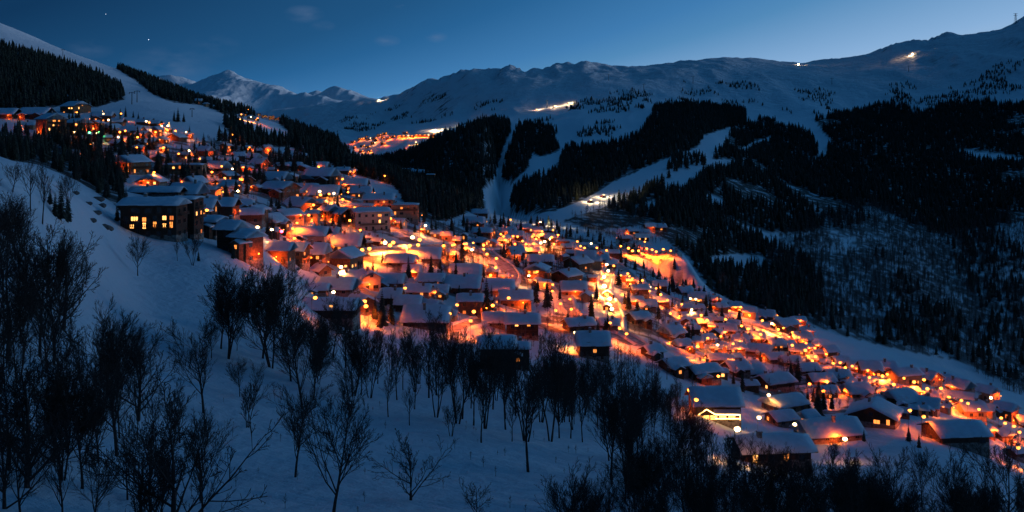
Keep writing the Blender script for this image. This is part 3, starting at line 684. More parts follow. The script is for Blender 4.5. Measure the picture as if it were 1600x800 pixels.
# ------------------------------------------------------------------ the houses
# district: (where it stands, group, rows of x, y of the front foot, width px, wall px, ridge bearing, options)
HOUSES = [
 ('in the dark upper hamlet at the far left', 'chalets of the dark upper hamlet', 'c', [
  (12, 186, 26, 7, 0, dict(wall='wood3', lit=.1)), (33, 188, 12, 9, -60, dict(lit=.5)), (57, 187, 36, 8, 0, dict(wall='wood3', lit=.35)),
  (80, 213, 38, 24, -38, dict(porch=2, wall='wood2', lit=.25, n='apartment_chalet')), (121, 211, 36, 17, -38, dict(porch=2, wall='wood2', lit=.3, n='apartment_chalet')),
  (118, 178, 36, 11, -30, dict(wall='wood2', lit=.6)), (151, 210, 16, 16, 78, dict(porch=2, wall='wood2', lit=.8)), (108, 228, 10, 4, -20, dict(lit=.1))]),
 ('among the coloured lights below the piste', 'chalets among the coloured lights', 'c', [
  (161, 191, 28, 9, 10, dict(lit=.8)), (184, 197, 15, 6, -30, {}), (176, 210, 24, 8, 60, dict(lit=.4)), (207, 213, 24, 8, 0, dict(wall='wood2')),
  (223, 217, 18, 7, -15, dict(wall='wood2')), (233, 228, 16, 6, 0, {}), (246, 214, 13, 11, 65, dict(wall='wood2', lit=.5)), (226, 196, 16, 5, 0, dict(lit=.9)),
  (242, 198, 14, 5, 0, dict(lit=.9)), (276, 221, 22, 6, 75, {}), (292, 217, 14, 6, -20, dict(lit=.6)), (263, 207, 9, 5, 0, dict(lit=.9))]),
 ('in the wood above the long flat-roofed block', 'chalets in the upper wood', 'c', [
  (216, 237, 14, 5, 0, {}), (257, 238, 10, 6, 0, dict(lit=.9)), (245, 252, 22, 6, -55, {}), (285, 247, 12, 5, 0, dict(lit=.6)), (320, 246, 20, 11, -10, dict(wall='wood2')),
  (352, 240, 14, 13, 75, dict(wall='wood2', lit=.8)), (388, 236, 9, 6, 0, dict(lit=.9)), (300, 258, 12, 6, 0, dict(lit=.5)), (372, 248, 14, 6, 0, dict(lit=.3)),
  (404, 240, 10, 5, 20, dict(lit=.3)), (450, 255, 12, 4, 0, dict(lit=.2)), (470, 236, 9, 4, 0, dict(lit=.9))]),
 ('on the slope above the big hillside hotel', 'chalets above the hillside hotel', 'c', [
  (205, 273, 52, 20, 62, dict(wall='wood2', lit=.55, r=1.1, n='apartment_chalet')), (289, 275, 56, 17, 0, dict(kind='f', wall='render2', lit=.25, r=.35, n='apartment_block')),
  (238, 291, 36, 7, 82, dict(wall='wood2', lit=.7, r=1.3)), (304, 293, 34, 8, 60, {}), (340, 270, 34, 8, -15, dict(lit=.2)), (356, 283, 26, 9, 58, {}),
  (345, 292, 18, 6, 60, {}), (360, 299, 30, 9, -20, dict(lit=.15)), (395, 252, 22, 6, -15, {}), (405, 263, 24, 8, -20, {}), (391, 270, 11, 7, 85, dict(wall='wood2')),
  (403, 276, 22, 5, -30, {}), (425, 273, 9, 8, 0, dict(wall='render2', lit=.6)), (378, 268, 16, 6, 10, {})]),
 ('on the terrace under the upper wood', 'chalets on the upper terrace', 'c', [
  (431, 287, 34, 6, -8, {}), (455, 288, 15, 11, 84, dict(wall='wood2', lit=.8)), (437, 312, 48, 15, -24, dict(lit=.12)), (473, 268, 18, 5, 80, {}), (460, 264, 18, 4, 0, {}),
  (480, 288, 24, 8, 84, dict(lit=.3)), (503, 293, 42, 16, -12, dict(wall='wood3', lit=.15)), (500, 265, 20, 4, 0, {}), (521, 277, 12, 8, 80, dict(wall='wood2')),
  (536, 272, 16, 5, 0, {}), (478, 303, 29, 4, 0, {}), (470, 332, 48, 9, -34, dict(wall='wood2', lit=.3)), (508, 312, 36, 7, 0, dict(wall='render2', lit=.5)),
  (524, 286, 9, 8, 0, dict(wall='render2', lit=.6))]),
 ('around the tall lit block', 'buildings around the tall apartment block', 'c', [
  (557, 297, 28, 7, 0, {}), (565, 309, 26, 7, 0, dict(wall='render2')), (562, 331, 35, 8, 0, dict(kind='f', wall='render', r=.8)), (593, 334, 40, 19, 3, dict(wall='render2', r=1.15, lit=.1, n='apartment_block', pitch=15)),
  (578, 363, 54, 27, 24, dict(wall='render', lit=.12, r=.62, n='apartment_block', pitch=14)), (633, 346, 36, 22, 4, dict(kind='f', wall='render2', lit=.4, n='apartment_block', r=.7)),
  (622, 356, 22, 7, -20, dict(wall='render', lit=.6)), (514, 346, 27, 15, -40, dict(wall='wood2', lit=.3)), (533, 351, 32, 15, -36, dict(lit=.35)), (489, 351, 16, 15, 0, dict(wall='render2', lit=.4)),
  (612, 330, 12, 10, 0, dict(wall='render'))]),
 ('in the hotel quarter on the left slope', 'buildings beside the hillside hotel', 'c', [
  (294, 312, 40, 9, -6, dict(lit=.1)), (246, 308, 62, 6, 0, dict(wall='wood3', lit=.05, r=.4)), (241, 373, 74, 46, -2, dict(wall='wood3', lit=.0, n='hotel', r=.55, pitch=17, fl=1)),
  (291, 372, 34, 52, -2, dict(kind='f', wall='wood3', lit=.28, n='hotel', r=1.1)), (318, 349, 28, 22, 0, dict(wall='wood3', lit=.4)), (348, 342, 34, 18, 0, dict(wall='wood3', lit=.1)),
  (332, 374, 38, 24, -18, dict(wall='wood3', lit=.35, pitch=17)), (361, 396, 32, 34, -18, dict(wall='wood3', lit=.3)), (386, 412, 40, 36, -34, dict(wall='wood1', lit=.18)),
  (376, 331, 36, 8, 15, dict(lit=.05)), (392, 350, 34, 13, 10, dict(lit=.1)), (402, 351, 24, 20, 72, dict(wall='wood2', lit=.4, r=.7)), (425, 360, 34, 12, 70, dict(wall='wood2', lit=.7, r=1.0)),
  (450, 347, 40, 9, 45, dict(lit=.1))]),
 ('below the street with three lamps', 'chalets below the three-lamp street', 'c', [
  (440, 413, 30, 20, -8, dict(lit=.2)), (465, 416, 28, 22, -12, dict(lit=.35)), (490, 421, 36, 22, -6, dict(lit=.1)), (486, 384, 42, 14, 0, dict(wall='render', lit=.15)),
  (515, 374, 22, 8, 0, {}), (535, 393, 50, 8, 0, dict(wall='render2', lit=.1)), (540, 422, 42, 17, 74, dict(wall='wood2', lit=.5, r=.8)), (502, 433, 26, 9, -45, dict(wall='wood2', lit=.3))]),
 ('at the head of the snowy gully', 'chalets at the head of the gully', 'c', [
  (527, 462, 48, 9, -4, dict(lit=.05, r=1.1)), (497, 463, 24, 7, 0, dict(lit=.05)), (553, 449, 34, 12, -8, dict(wall='render2', lit=.2)), (578, 455, 30, 18, -72, dict(wall='render', lit=.15, r=.9)),
  (518, 503, 68, 17, -3, dict(wall='wood3', lit=.0, r=.75, wins=[(.08, 4.2, 's', 'lit2')])), (567, 493, 34, 18, -62, dict(wall='wood2', lit=.1, r=.7)), (611, 453, 34, 10, -4, dict(wall='wood2', lit=.3)),
  (612, 482, 26, 16, -6, dict(wall='wood3', lit=.1)), (555, 480, 16, 10, -20, {})]),
 ('on the terrace above the dark wooded gully', 'chalets on the gully terrace', 'c', [
  (627, 418, 42, 8, -4, dict(lit=.4)), (664, 411, 44, 8, 0, dict(lit=.1)), (644, 432, 22, 8, 0, {}), (675, 448, 38, 9, -6, dict(wall='wood2', lit=.3)), (654, 465, 38, 9, -6, dict(wall='wood2', lit=.2)),
  (685, 466, 28, 10, -4, dict(wall='wood2', lit=.4)), (639, 491, 36, 16, -4, dict(wall='wood3', lit=.05)), (672, 497, 42, 14, -36, dict(lit=.25)), (668, 516, 66, 14, -3, dict(wall='wood3', lit=.0)),
  (705, 503, 18, 9, -10, dict(wall='render2', lit=.8)), (722, 464, 56, 15, -4, dict(lit=.15)), (735, 494, 34, 24, -2, dict(wall='wood2', lit=.15)), (728, 436, 42, 6, 0, {}),
  (775, 462, 50, 9, 0, {}), (760, 484, 16, 16, 0, dict(wall='render', lit=.1)), (806, 482, 44, 14, 0, dict(wall='wood2', lit=.1))]),
 ('on the edge of the middle wood', 'houses on the edge of the bare wood', 'c', [
  (816, 529, 46, 24, 0, dict(wall='wood3', lit=.0, wins=[(-.18, 5.0, 's', 'lit2'), (.2, 5.0, 's', 'lit1')])), (776, 583, 50, 40, 2, dict(wall='wood3', lit=.02, r=1.0, n='house')),
  (814, 577, 24, 32, 0, dict(wall='wood3', lit=.03)), (773, 512, 30, 7, 0, {}), (904, 522, 46, 13, 18, dict(wall='wood3', lit=.05, r=.8)),
  (926, 562, 44, 24, 2, dict(wall='wood3', lit=.0, wins=[(-.2, 5.2, 's', 'lit2'), (.22, 5.2, 's', 'lit2'), (.02, 2.6, 's', 'lit1')])), (950, 516, 26, 8, 0, {}), (998, 510, 34, 12, 24, dict(lit=.2))]),
 ('on the knoll beside the winding road', 'chalets on the knoll', 'c', [
  (840, 439, 36, 17, 76, dict(wall='wood2', lit=.55, r=.85)), (845, 417, 34, 9, 0, dict(wall='wood1')), (806, 404, 26, 10, 20, {}), (850, 451, 20, 9, 0, dict(kind='f', wall='render', lit=.3)),
  (886, 446, 46, 14, 48, dict(lit=.25, r=.9)), (903, 424, 42, 12, 45, dict(lit=.2)), (896, 464, 34, 10, 0, dict(wall='wood2', lit=.3)), (915, 411, 30, 9, -6, dict(lit=.2)),
  (886, 393, 14, 7, 0, {}), (893, 402, 14, 7, 0, {}), (880, 386, 17, 9, 0, dict(kind='f', lit=.1)), (940, 414, 18, 9, 0, {}), (932, 421, 14, 13, 0, dict(wall='render2', lit=.6)),
  (830, 398, 20, 5, 0, {})]),
 ('below the forest at the head of the village', 'buildings at the head of the village', 'c', [
  (750, 338, 22, 5, 0, {}), (741, 354, 28, 6, 0, dict(lit=.2)), (754, 371, 28, 8, -4, dict(lit=.3)), (768, 371, 12, 14, -84, dict(wall='render2', lit=.7, pitch=58, r=.7, n='gabled_hall')), (795, 368, 20, 6, 0, {}),
  (806, 376, 20, 8, 0, dict(lit=.5)), (698, 377, 15, 9, 0, dict(wall='render2', lit=.4)), (725, 376, 10, 8, 84, dict(wall='wood2', lit=.4)), (750, 386, 26, 8, -38, dict(wall='wood2')),
  (768, 387, 16, 7, 84, dict(wall='render', lit=.7)), (713, 382, 14, 6, 0, {}), (820, 362, 16, 5, 0, dict(lit=.5)), (838, 366, 16, 5, 0, dict(lit=.7)), (856, 366, 16, 5, 0, dict(kind='f', lit=.7)),
  (842, 374, 14, 5, 0, dict(lit=.8)), (664, 366, 14, 6, -30, {}), (680, 372, 12, 6, 0, dict(wall='wood2', lit=.6))]),
 ('in the dark forest beyond the village', 'buildings in the forest beyond the village', 'c', [
  (606, 276, 18, 7, 0, dict(wall='wood3', lit=.2)), (636, 277, 20, 7, 0, dict(wall='wood3', lit=.1)), (653, 280, 18, 8, 0, dict(wall='wood3', lit=.1)), (673, 292, 12, 19, 0, dict(wall='wood2', lit=.7, kind='f')),
  (697, 312, 9, 8, 0, dict(lit=.8)), (545, 274, 10, 5, 0, dict(lit=.8)), (553, 272, 8, 5, 0, dict(lit=.8))]),
 ('above the floodlit car park', 'chalets above the car park', 'c', [
  (988, 367, 18, 6, 15, dict(dmin=960)), (1015, 360, 16, 6, 10, dict(dmin=960, lit=.3)), (1031, 361, 17, 6, 10, dict(dmin=960, lit=.5)), (975, 378, 15, 6, 10, {}), (1003, 376, 18, 5, 0, dict(lit=.4)),
  (1006, 368, 14, 5, 0, dict(dmin=960)), (962, 402, 14, 6, 0, {})]),
 ('between the car park and the main road', 'chalets under the car park', 'c', [
  (999, 463, 26, 11, 8, {}), (993, 478, 20, 8, 8, {}), (1011, 485, 24, 7, 5, dict(lit=.1)), (1033, 478, 22, 6, 5, {}), (1030, 453, 20, 7, 0, dict(lit=.5)), (1070, 462, 24, 6, 20, dict(lit=.2)),
  (1090, 473, 28, 7, -15, dict(wall='render', lit=.8)), (1117, 474, 16, 6, 10, {}), (970, 440, 14, 9, 0, dict(wall='wood2', lit=.4)), (986, 448, 13, 9, 0, dict(wall='wood2', lit=.4))]),
 ('along the upper end of the main road', 'houses along the upper main road', 'c', [
  (1125, 488, 22, 8, 25, dict(wall='wood2', lit=.4)), (1149, 487, 16, 8, 0, {}), (1171, 498, 20, 11, -10, dict(wall='render2', lit=.3)), (1198, 503, 26, 9, -20, dict(lit=.2)), (1226, 520, 38, 12, 22, dict(wall='wood2', lit=.2, r=1.0)),
  (1247, 507, 18, 6, 0, {}), (1256, 525, 24, 7, 10, {}), (1252, 540, 24, 11, 0, dict(wall='render2', lit=.3)), (1275, 547, 14, 7, 20, dict(wall='wood2')), (1296, 558, 22, 9, 18, dict(wall='wood2', lit=.3)),
  (1314, 573, 24, 8, 8, dict(wall='wood2', lit=.2)), (1155, 541, 21, 8, 0, dict(wall='render2', lit=.2)), (1098, 498, 13, 7, 0, dict(wall='render2', lit=.6)), (1109, 503, 12, 7, 0, dict(wall='render2', lit=.6))]),
 ('along the lower end of the main road', 'houses along the lower main road', 'c', [
  (1359, 592, 29, 15, -4, dict(wall='wood2', lit=.3)), (1384, 589, 27, 15, -4, dict(wall='wood2', lit=.15)), (1413, 604, 44, 17, 14, dict(wall='render2', lit=.25, r=.75)), (1452, 602, 34, 10, -62, dict(wall='wood2', lit=.2)),
  (1500, 617, 40, 10, -55, dict(wall='wood1', lit=.05)), (1499, 634, 48, 10, -28, dict(wall='wood2', lit=.1, r=.5)), (1542, 629, 34, 15, -58, dict(wall='render2', lit=.2)), (1518, 654, 30, 13, 0, dict(wall='render2', lit=.1)),
  (1543, 653, 26, 12, -40, dict(wall='wood2', lit=.2)), (1572, 658, 36, 16, -48, dict(wall='wood2', lit=.3)), (1600, 668, 24, 9, 0, dict(lit=.4)), (1337, 583, 22, 6, 0, dict(wall='wood2')), (1480, 600, 14, 5, 0, {})]),
 ('in the cluster around the red chalet', 'chalets around the red chalet', 'c', [
  (1050, 535, 36, 14, 34, dict(wall='wood2', lit=.2)), (1077, 503, 20, 7, 0, {}), (1098, 511, 22, 7, 10, {}), (1120, 529, 22, 8, 60, dict(wall='wood2', lit=.4)), (1136, 525, 24, 9, -5, {}), (1104, 538, 24, 7, 30, {}),
  (1126, 549, 14, 8, 0, dict(wall='render2', lit=.7)), (1146, 553, 30, 7, 10, {}), (1084, 522, 16, 6, 0, {}), (1066, 548, 26, 6, 20, {})]),
 ('in the dense middle of the lower village', 'chalets in the lower village', 'c', [
  (1186, 559, 40, 9, -22, dict(wall='wood1', lit=.1)), (1211, 547, 24, 8, 15, {}), (1229, 549, 24, 8, 20, {}), (1246, 556, 24, 8, -10, dict(wall='wood2', lit=.2)), (1181, 535, 20, 6, 0, {}), (1260, 588, 34, 9, 12, dict(lit=.1)),
  (1282, 604, 34, 7, 5, dict(lit=.1)), (1308, 599, 30, 9, 0, dict(lit=.1)), (1330, 605, 22, 7, 25, dict(wall='wood2', lit=.3)), (1338, 624, 38, 10, 12, dict(lit=.1)), (1209, 569, 30, 8, 15, {}), (1236, 574, 26, 7, -10, {}),
  (1358, 606, 22, 6, 10, {}), (1382, 612, 18, 5, 0, {}), (1292, 622, 26, 6, 10, {})]),
 ('in the stepped row along the bare wood', 'chalets in the stepped row', 'c', [
  (1019, 562, 32, 12, 28, dict(wall='wood3', lit=.02)), (1052, 587, 42, 14, 28, dict(wall='wood3', lit=.02)), (1098, 600, 52, 17, 24, dict(wall='wood3', lit=.06, r=.7)), (1128, 592, 14, 10, 0, dict(wall='wood2', lit=.7)),
  (1150, 588, 38, 10, 20, dict(wall='wood3', lit=.05)), (1177, 592, 32, 9, 15, dict(wall='wood3', lit=.05)), (1210, 612, 56, 12, 24, dict(wall='wood3', lit=.05, r=.8)), (1117, 570, 22, 7, 10, {}), (1172, 612, 22, 6, 10, {})]),
 ('on the lower edge of the village', 'large chalets on the lower edge', 'c', [
  (1116, 659, 66, 27, 0, dict(wall='wood3', lit=.05, r=.85, n='chalet_hotel', fairy=1)), (1226, 650, 64, 14, 26, dict(wall='wood2', lit=.1, r=.8)), (1220, 668, 42, 9, 20, dict(wall='wood2', lit=.2)), (1294, 694, 92, 12, 12, dict(wall='wood2', lit=.0, r=.62)),
  (1262, 664, 28, 6, 30, dict(wall='wood2', lit=.5)), (1366, 670, 86, 14, 62, dict(wall='wood3', lit=.45, r=1.1)), (1406, 640, 52, 11, 24, dict(wall='wood3', lit=.03)), (1448, 648, 44, 11, -30, dict(wall='wood2', lit=.1)),
  (1492, 699, 78, 17, 6, dict(wall='wood3', lit=.0, r=.8)), (1566, 690, 26, 8, 20, dict(lit=.1)), (1541, 684, 22, 8, 20, {}), (1205, 730, 104, 24, 6, dict(wall='wood3', lit=.28, r=.6)), (1588, 720, 24, 7, 20, {})]),
]
BIGGER = {'around the tall lit block', 'on the terrace under the upper wood', 'in the dark upper hamlet at the far left', 'among the coloured lights below the piste', 'in the hotel quarter on the left slope', 'below the street with three lamps', 'at the head of the snowy gully'}
FILL_CHANCE = {'in the dark upper hamlet at the far left': .5, 'on the lower edge of the village': .15, 'in the dark forest beyond the village': .3, 'on the slope above the big hillside hotel': .3, 'in the stepped row along the bare wood': .2,
          'on the edge of the middle wood': .0, 'around the tall lit block': .9, 'along the upper end of the main road': .8, 'along the lower end of the main road': .8, 'among the coloured lights below the piste': .8, 'below the forest at the head of the village': .7, 'on the gully terrace': .4}
BUSY = []          # (x, y, radius) of everything built, so that trees keep clear
MADE = {}
SIZES = ((20, 'small'), (34, 'mid-sized'), (58, 'large'), (999, 'very large'))
WALLW = {'wood1': 'brown timber', 'wood2': 'warm-lit timber', 'wood3': 'dark timber', 'render': 'pale-walled', 'render2': 'ochre-walled'}
for place, grp, _, rows in HOUSES:
    rows.sort(key=lambda q: q[0]); n = len(rows)
    for i, (px, py, w, h, phi, op) in enumerate(rows):
        op = dict(op); nm = op.pop('n', 'chalet'); wall = op.get('wall', 'wood1'); op.setdefault('lit', .3); fl = op.pop('fl', 0); fairy = op.pop('fairy', 0)
        sz = next(s for a_, s in SIZES if w < a_)
        lab = f"{sz} {WALLW[wall]} {nm.replace('_', ' ')}, {nth(i, n)}, {place}"
        if len(lab.split()) > 16: lab = lab.replace(sz + ' ', '', 1)
        if fairy: lab = 'large dark chalet hotel outlined in golden fairy lights beside the bare wood'
        if w > 88: lab = {1294: 'very wide low chalet with a long snowy roof and brown fascia near the village edge', 1205: 'very wide dark house half hidden behind bare trees, with scattered lit windows'}.get(px, lab)
        det = 2 if w >= 24 else 1
        if place in BIGGER and w > 12: w *= 1.13; h *= 1.15
        op.setdefault('porch', FILL_CHANCE.get(place, .5) if wall != 'wood3' else .08)
        root, L, Wd, H, zr = build_house(nm, lab, {'apartment_block': 'apartment block', 'apartment_chalet': 'apartment building', 'hotel': 'hotel', 'chalet_hotel': 'hotel', 'house': 'house', 'gabled_hall': 'hall'}.get(nm, 'chalet'),
                                         grp, px, py, w * 1.08, h * 1.0, phi, det=det, drop=9 if w > 40 else 7, **op)
        BUSY.append((root.location.x, root.location.y, max(L, Wd) * .62))
        MADE[(px, py)] = (root, L, Wd, H, zr)
        if fl:      # lit rows of the hillside hotel
            for fx, fz, kk, pm in ((-.27, .47, 's', 'lit2'), (-.22, .47, 's', 'lit2'), (-.29, .25, 's', 'lit2'), (-.07, .45, 's', 'lit1'), (-.07, .24, 't', 'lit2'), (.12, .27, 't', 'lit1'), (.29, .5, 's', 'lit2'), (.29, .27, 's', 'lit2'), (.41, .27, 't', 'lit1'), (.42, .5, 's', 'lit3'),
                                   (-.4, .47, 's', 'glass'), (-.42, .25, 's', 'glass'), (.12, .5, 's', 'glass'), (-.25, .72, 'w', 'glass'), (.0, .72, 's', 'glass'), (.2, .72, 's', 'glass'), (.38, .72, 's', 'glass')):
                add_window(root, fx * L, -Wd / 2 - .02, fz * H + .6, 0, kk, pm)
        if fairy:
            y0 = -Wd / 2 - 1.4; b = MB()
            b.tube([Vector((-L * .46, y0, H * .18)), Vector((-L * .46, y0, H * .45)), Vector((-L * .27, y0, H * .78)), Vector((-L * .08, y0, H * .48)), Vector((L * .46, y0, H * .46)), Vector((L * .46, y0, H * .18))], [.16] * 6, 4)
            b.tube([Vector((-L * .08, y0, H * .25)), Vector((L * .46, y0, H * .25))], [.14] * 2, 4)
            b.obj('string_lights', M['string'], root)
            for q_ in (-.4, -.27, -.1, .1, .3): add_window(root, q_ * L, -Wd / 2 - .12, H * .12, 0, 'w', 'lit2')
            b = MB(); b.prism([(y0 + .15, H * .4), (-Wd / 2, H * .4), (-Wd / 2, H * .62), (y0 + .15, H * .46)], -L * .1, L * .48); b.obj('porch_roof', M['roofing'], root)
            b = MB(); b.prism([(y0 + .1, H * .46 + .02), (-Wd / 2, H * .62 + .02), (-Wd / 2, H * .62 + .5), (y0 + .1, H * .46 + .45)], -L * .1, L * .48); b.obj('porch_snow', M['snow'], root)

# ---- smaller chalets packed between the ones above
def clear_of(x, y, r): return all((x - a) ** 2 + (y - b_) ** 2 > (r + c * .9) ** 2 for a, b_, c in BUSY)
ri = random.Random(17)
for (poly, n_, lo, hi, pl, gp) in (
  ([(1020, 470), (1100, 485), (1200, 520), (1290, 565), (1400, 610), (1480, 625), (1500, 660), (1400, 660), (1250, 600), (1130, 570), (1040, 545)], 36, 15, 22, 'squeezed into the lower village', 'small chalets of the lower village'),
  ([(700, 372), (860, 368), (960, 400), (1010, 430), (1010, 500), (930, 490), (860, 480), (800, 440), (720, 440), (690, 395)], 22, 13, 20, 'squeezed into the village centre', 'small chalets of the centre'),
  ([(300, 240), (420, 235), (540, 275), (560, 300), (640, 350), (620, 400), (540, 410), (440, 390), (380, 330), (320, 300)], 24, 14, 22, 'squeezed onto the upper village slope', 'small chalets of the upper slope'),
  ([(20, 180), (110, 168), (200, 200), (300, 215), (310, 262), (200, 250), (120, 225), (40, 205)], 12, 12, 18, 'scattered through the upper hamlet', 'small chalets of the upper hamlet')):
    P2, tr_ = [], 0
    while len(P2) < n_ and tr_ < 900:
        tr_ += 1; x_, y_ = ri.uniform(min(p[0] for p in poly), max(p[0] for p in poly)), ri.uniform(min(p[1] for p in poly), max(p[1] for p in poly))
        if not inpoly(np.array([x_]), np.array([y_]), poly)[0]: continue
        w_ = ri.uniform(lo, hi); d_ = cast(x_, y_); u_ = d_ / F; xx, yy = (x_ - 800) * u_, d_ + w_ * u_ * .45
        if not clear_of(xx, yy, w_ * u_ * .52): continue
        P2.append((x_, y_, w_)); BUSY.append((xx, yy, w_ * u_ * .55))
    P2.sort(key=lambda q_: -q_[1]); nr_ = max(1, math.ceil(len(P2) / 9)); per_ = math.ceil(len(P2) / nr_)
    for r_ in range(nr_):
        row = sorted(P2[r_ * per_:(r_ + 1) * per_])
        for k, (x_, y_, w_) in enumerate(row):
            build_house('chalet', f"small chalet, {nth(k, len(row))}, {('front', 'second', 'third', 'fourth', 'fifth', 'sixth')[r_]} row of those {pl}", 'chalet', gp, x_, y_, w_, ri.uniform(5.5, 9), ri.choice((0, 12, -18, 30, 75, -40)), wall=ri.choice(('wood1', 'wood2', 'wood3', 'render2')), det=1, lit=.35, porch=.55)

# ---- far villages: each building a small thing of its own
def far_house(px, py, w, h, phi, lab, grp, lit=.7, dmin=0):
    root, L, Wd, H, zr = build_house('chalet', lab, 'chalet', grp, px, py, w, h, phi, wall=rh.choice(('wood2', 'render2', 'wood1')), lit=lit, det=1, drop=10, chim=False, dmin=dmin, porch=0)
    BUSY.append((root.location.x, root.location.y, L * .6)); FARR.append(root); return root
FARR = []
FARL = []
rf = random.Random(3)
pts = []
for row, (y0, xa, xb, sl) in enumerate(((236, 562, 584, .1), (229, 552, 600, .15), (222, 545, 618, .2), (216, 560, 640, .16))):
    n_ = int((xb - xa) / 9)
    rows = []
    for k in range(n_):
        x_ = xa + (xb - xa) * (k + .5) / n_ + rf.uniform(-4.5, 4.5); y_ = y0 - (x_ - xa) * sl * .55 + rf.uniform(-3.5, 3.5) + 2
        rows.append((x_, y_))
    rows.sort(); nm_ = ('lowest', 'second lowest', 'third lowest', 'fourth')[row]
    for k, (x_, y_) in enumerate(rows):
        far_house(x_, y_, rf.uniform(6, 9), rf.uniform(2.5, 4), rf.choice((0, 10, -15, 80)), f'tiny lit chalet, {nth(k, len(rows))}, in the {nm_} row of the distant village', 'chalets of the distant village', .8, 1900)
        pts.append((x_ + 2, y_ - 3))
for k in range(11):
    x_ = 624 + k * 6.6; y_ = 213.5 - (2.2 if 3 < k < 9 else 0) * .6
    far_house(x_, y_ + 2, 6.5, 4, 0, f'distant apartment building, {nth(k, 11)}, in the far lit line', 'apartment line of the distant village', .9, 2100)
    pts.append((x_, y_ - 1.5))
for k, (x_, y_) in enumerate(((310, 163), (322, 167), (336, 171), (352, 171), (366, 185), (377, 183), (386, 181), (395, 179), (404, 181), (413, 184), (424, 187), (433, 188), (443, 190), (391, 187), (400, 189))):
    far_house(x_, y_, rf.uniform(8, 12), rf.uniform(3.5, 6), rf.choice((0, 15, -30)), f'small chalet, {nth(k, 15) if k else "leftmost"}, in the glowing hilltop hamlet', 'chalets of the hilltop hamlet', .35 if k < 4 else .9, 1000)
    if k > 4: pts.append((x_ + 1, y_ - 4))

# the far villages read as one mass of tiny chalets: joined, real geometry
def join_mass(name, roots):
    mats_, V, Fc, MI = [], [], [], []; kids_ = {}
    for o in COL.objects:
        if o.parent is not None: kids_.setdefault(o.parent.name, []).append(o)
    kill = []
    from mathutils import Matrix
    def walk(o, mw):
        kill.append(o)
        if o.type == 'MESH':
            base = len(V)
            for v in o.data.vertices: V.append(tuple(mw @ v.co))
            m_ = o.data.materials[0]
            if m_ not in mats_: mats_.append(m_)
            for p_ in o.data.polygons: Fc.append(tuple(base + i for i in p_.vertices)); MI.append(mats_.index(m_))
        for c in kids_.get(o.name, []): walk(c, mw @ Matrix.LocRotScale(c.location, c.rotation_euler, c.scale))
    for r_ in roots: walk(r_, Matrix.LocRotScale(r_.location, r_.rotation_euler, r_.scale))
    me = bpy.data.meshes.new(name); me.from_pydata(V, [], Fc); me.update()
    for m_ in mats_: me.materials.append(m_)
    me.polygons.foreach_set('material_index', MI)
    o = bpy.data.objects.new(name, me); COL.objects.link(o); o['kind'] = 'stuff'
    bpy.data.batch_remove(kill)
join_mass('distant_village', [r_ for r_ in FARR if r_.location.y > 1900])

# ------------------------------------------------------------------ roads, banks, car park
def world_line(pts, step=4.0):
    P = [spot(px, py, dm) if len(q) else None for (px, py, *q) in [(a[0], a[1], a[2] if len(a) > 2 else 0) for a in pts] for dm in [q[0]]]
    t = np.concatenate([[0], np.cumsum([max(.5, (P[i + 1] - P[i]).length) for i in range(len(P) - 1)])])
    q = np.arange(0, t[-1], step)
    return np.interp(q, t, [p.x for p in P]), np.interp(q, t, [p.y for p in P])
ROADXY = []
def road(name, pts, width, m, banks=True):
    x, y = world_line(pts)
    for _ in range(4):
        x[1:-1] = (x[:-2] + 2 * x[1:-1] + x[2:]) / 4; y[1:-1] = (y[:-2] + 2 * y[1:-1] + y[2:]) / 4
    tx = np.gradient(x); ty = np.gradient(y); l = np.hypot(tx, ty); nx, ny = -ty / l, tx / l
    zc = grounds(x, y)
    for _ in range(3): zc[1:-1] = (zc[:-2] + 2 * zc[1:-1] + zc[2:]) / 4
    ROADXY.extend(zip(x, y))
    def strip(nm, offs, zoff, mm):
        X = np.stack([x + nx * o for o in offs], 1); Y = np.stack([y + ny * o for o in offs], 1)
        G = grounds(X.ravel(), Y.ravel()).reshape(X.shape)
        Z = G * .75 + zc[:, None] * .25 + np.array(zoff)[None, :]
        Z = np.maximum(Z, G + .12)
        if X[0, 0] == X[-1, 0]: pass
        o = grid_mesh(nm, X, Y, Z, mm); o['kind'] = 'structure'; return o
    h = width / 2
    strip(name, [-h, -h * .5, 0, h * .5, h], [.42] * 5, m)
    if banks:
        for s in (1, -1):
            r = np.array([h, h + .35, h + 1.0, h + 1.7, h + 2.6])
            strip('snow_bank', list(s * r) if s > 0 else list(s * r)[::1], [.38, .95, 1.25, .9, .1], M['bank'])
MAIN = [(1640, 728), (1600, 700), (1575, 682), (1548, 663), (1500, 644), (1440, 614), (1375, 600), (1320, 585), (1290, 570), (1262, 552), (1235, 532), (1205, 519), (1175, 509), (1140, 501), (1110, 489), (1080, 479), (1050, 467), (1018, 455), (995, 442), (975, 425), (958, 410)]
road('main_road', MAIN, 9.0, M['road'])
road('road', [(958, 410), (935, 400), (905, 392), (880, 389), (850, 385), (810, 386), (770, 386), (735, 386), (700, 386), (665, 388), (630, 391), (590, 393), (560, 396)], 9.0, M['road'])
road('winding_road', [(752, 384), (762, 395), (774, 404), (788, 414), (797, 428), (790, 442), (778, 452)], 10.0, M['road'])
road('village_street', [(458, 395), (462, 372), (470, 352), (482, 338), (496, 325), (514, 316), (535, 314), (548, 330), (560, 350), (590, 362), (615, 362)], 7.0, M['road'])
road('chalet_lane', [(955, 420), (945, 438), (943, 455), (953, 470), (962, 492), (960, 515), (985, 528), (1010, 545)], 6.5, M['road'])
road('chalet_lane', [(1035, 540), (1070, 552), (1105, 562), (1140, 572)], 5.0, M['road'])
road('chalet_lane', [(545, 440), (560, 455), (590, 470), (600, 492), (588, 508)], 5.0, M['road'])
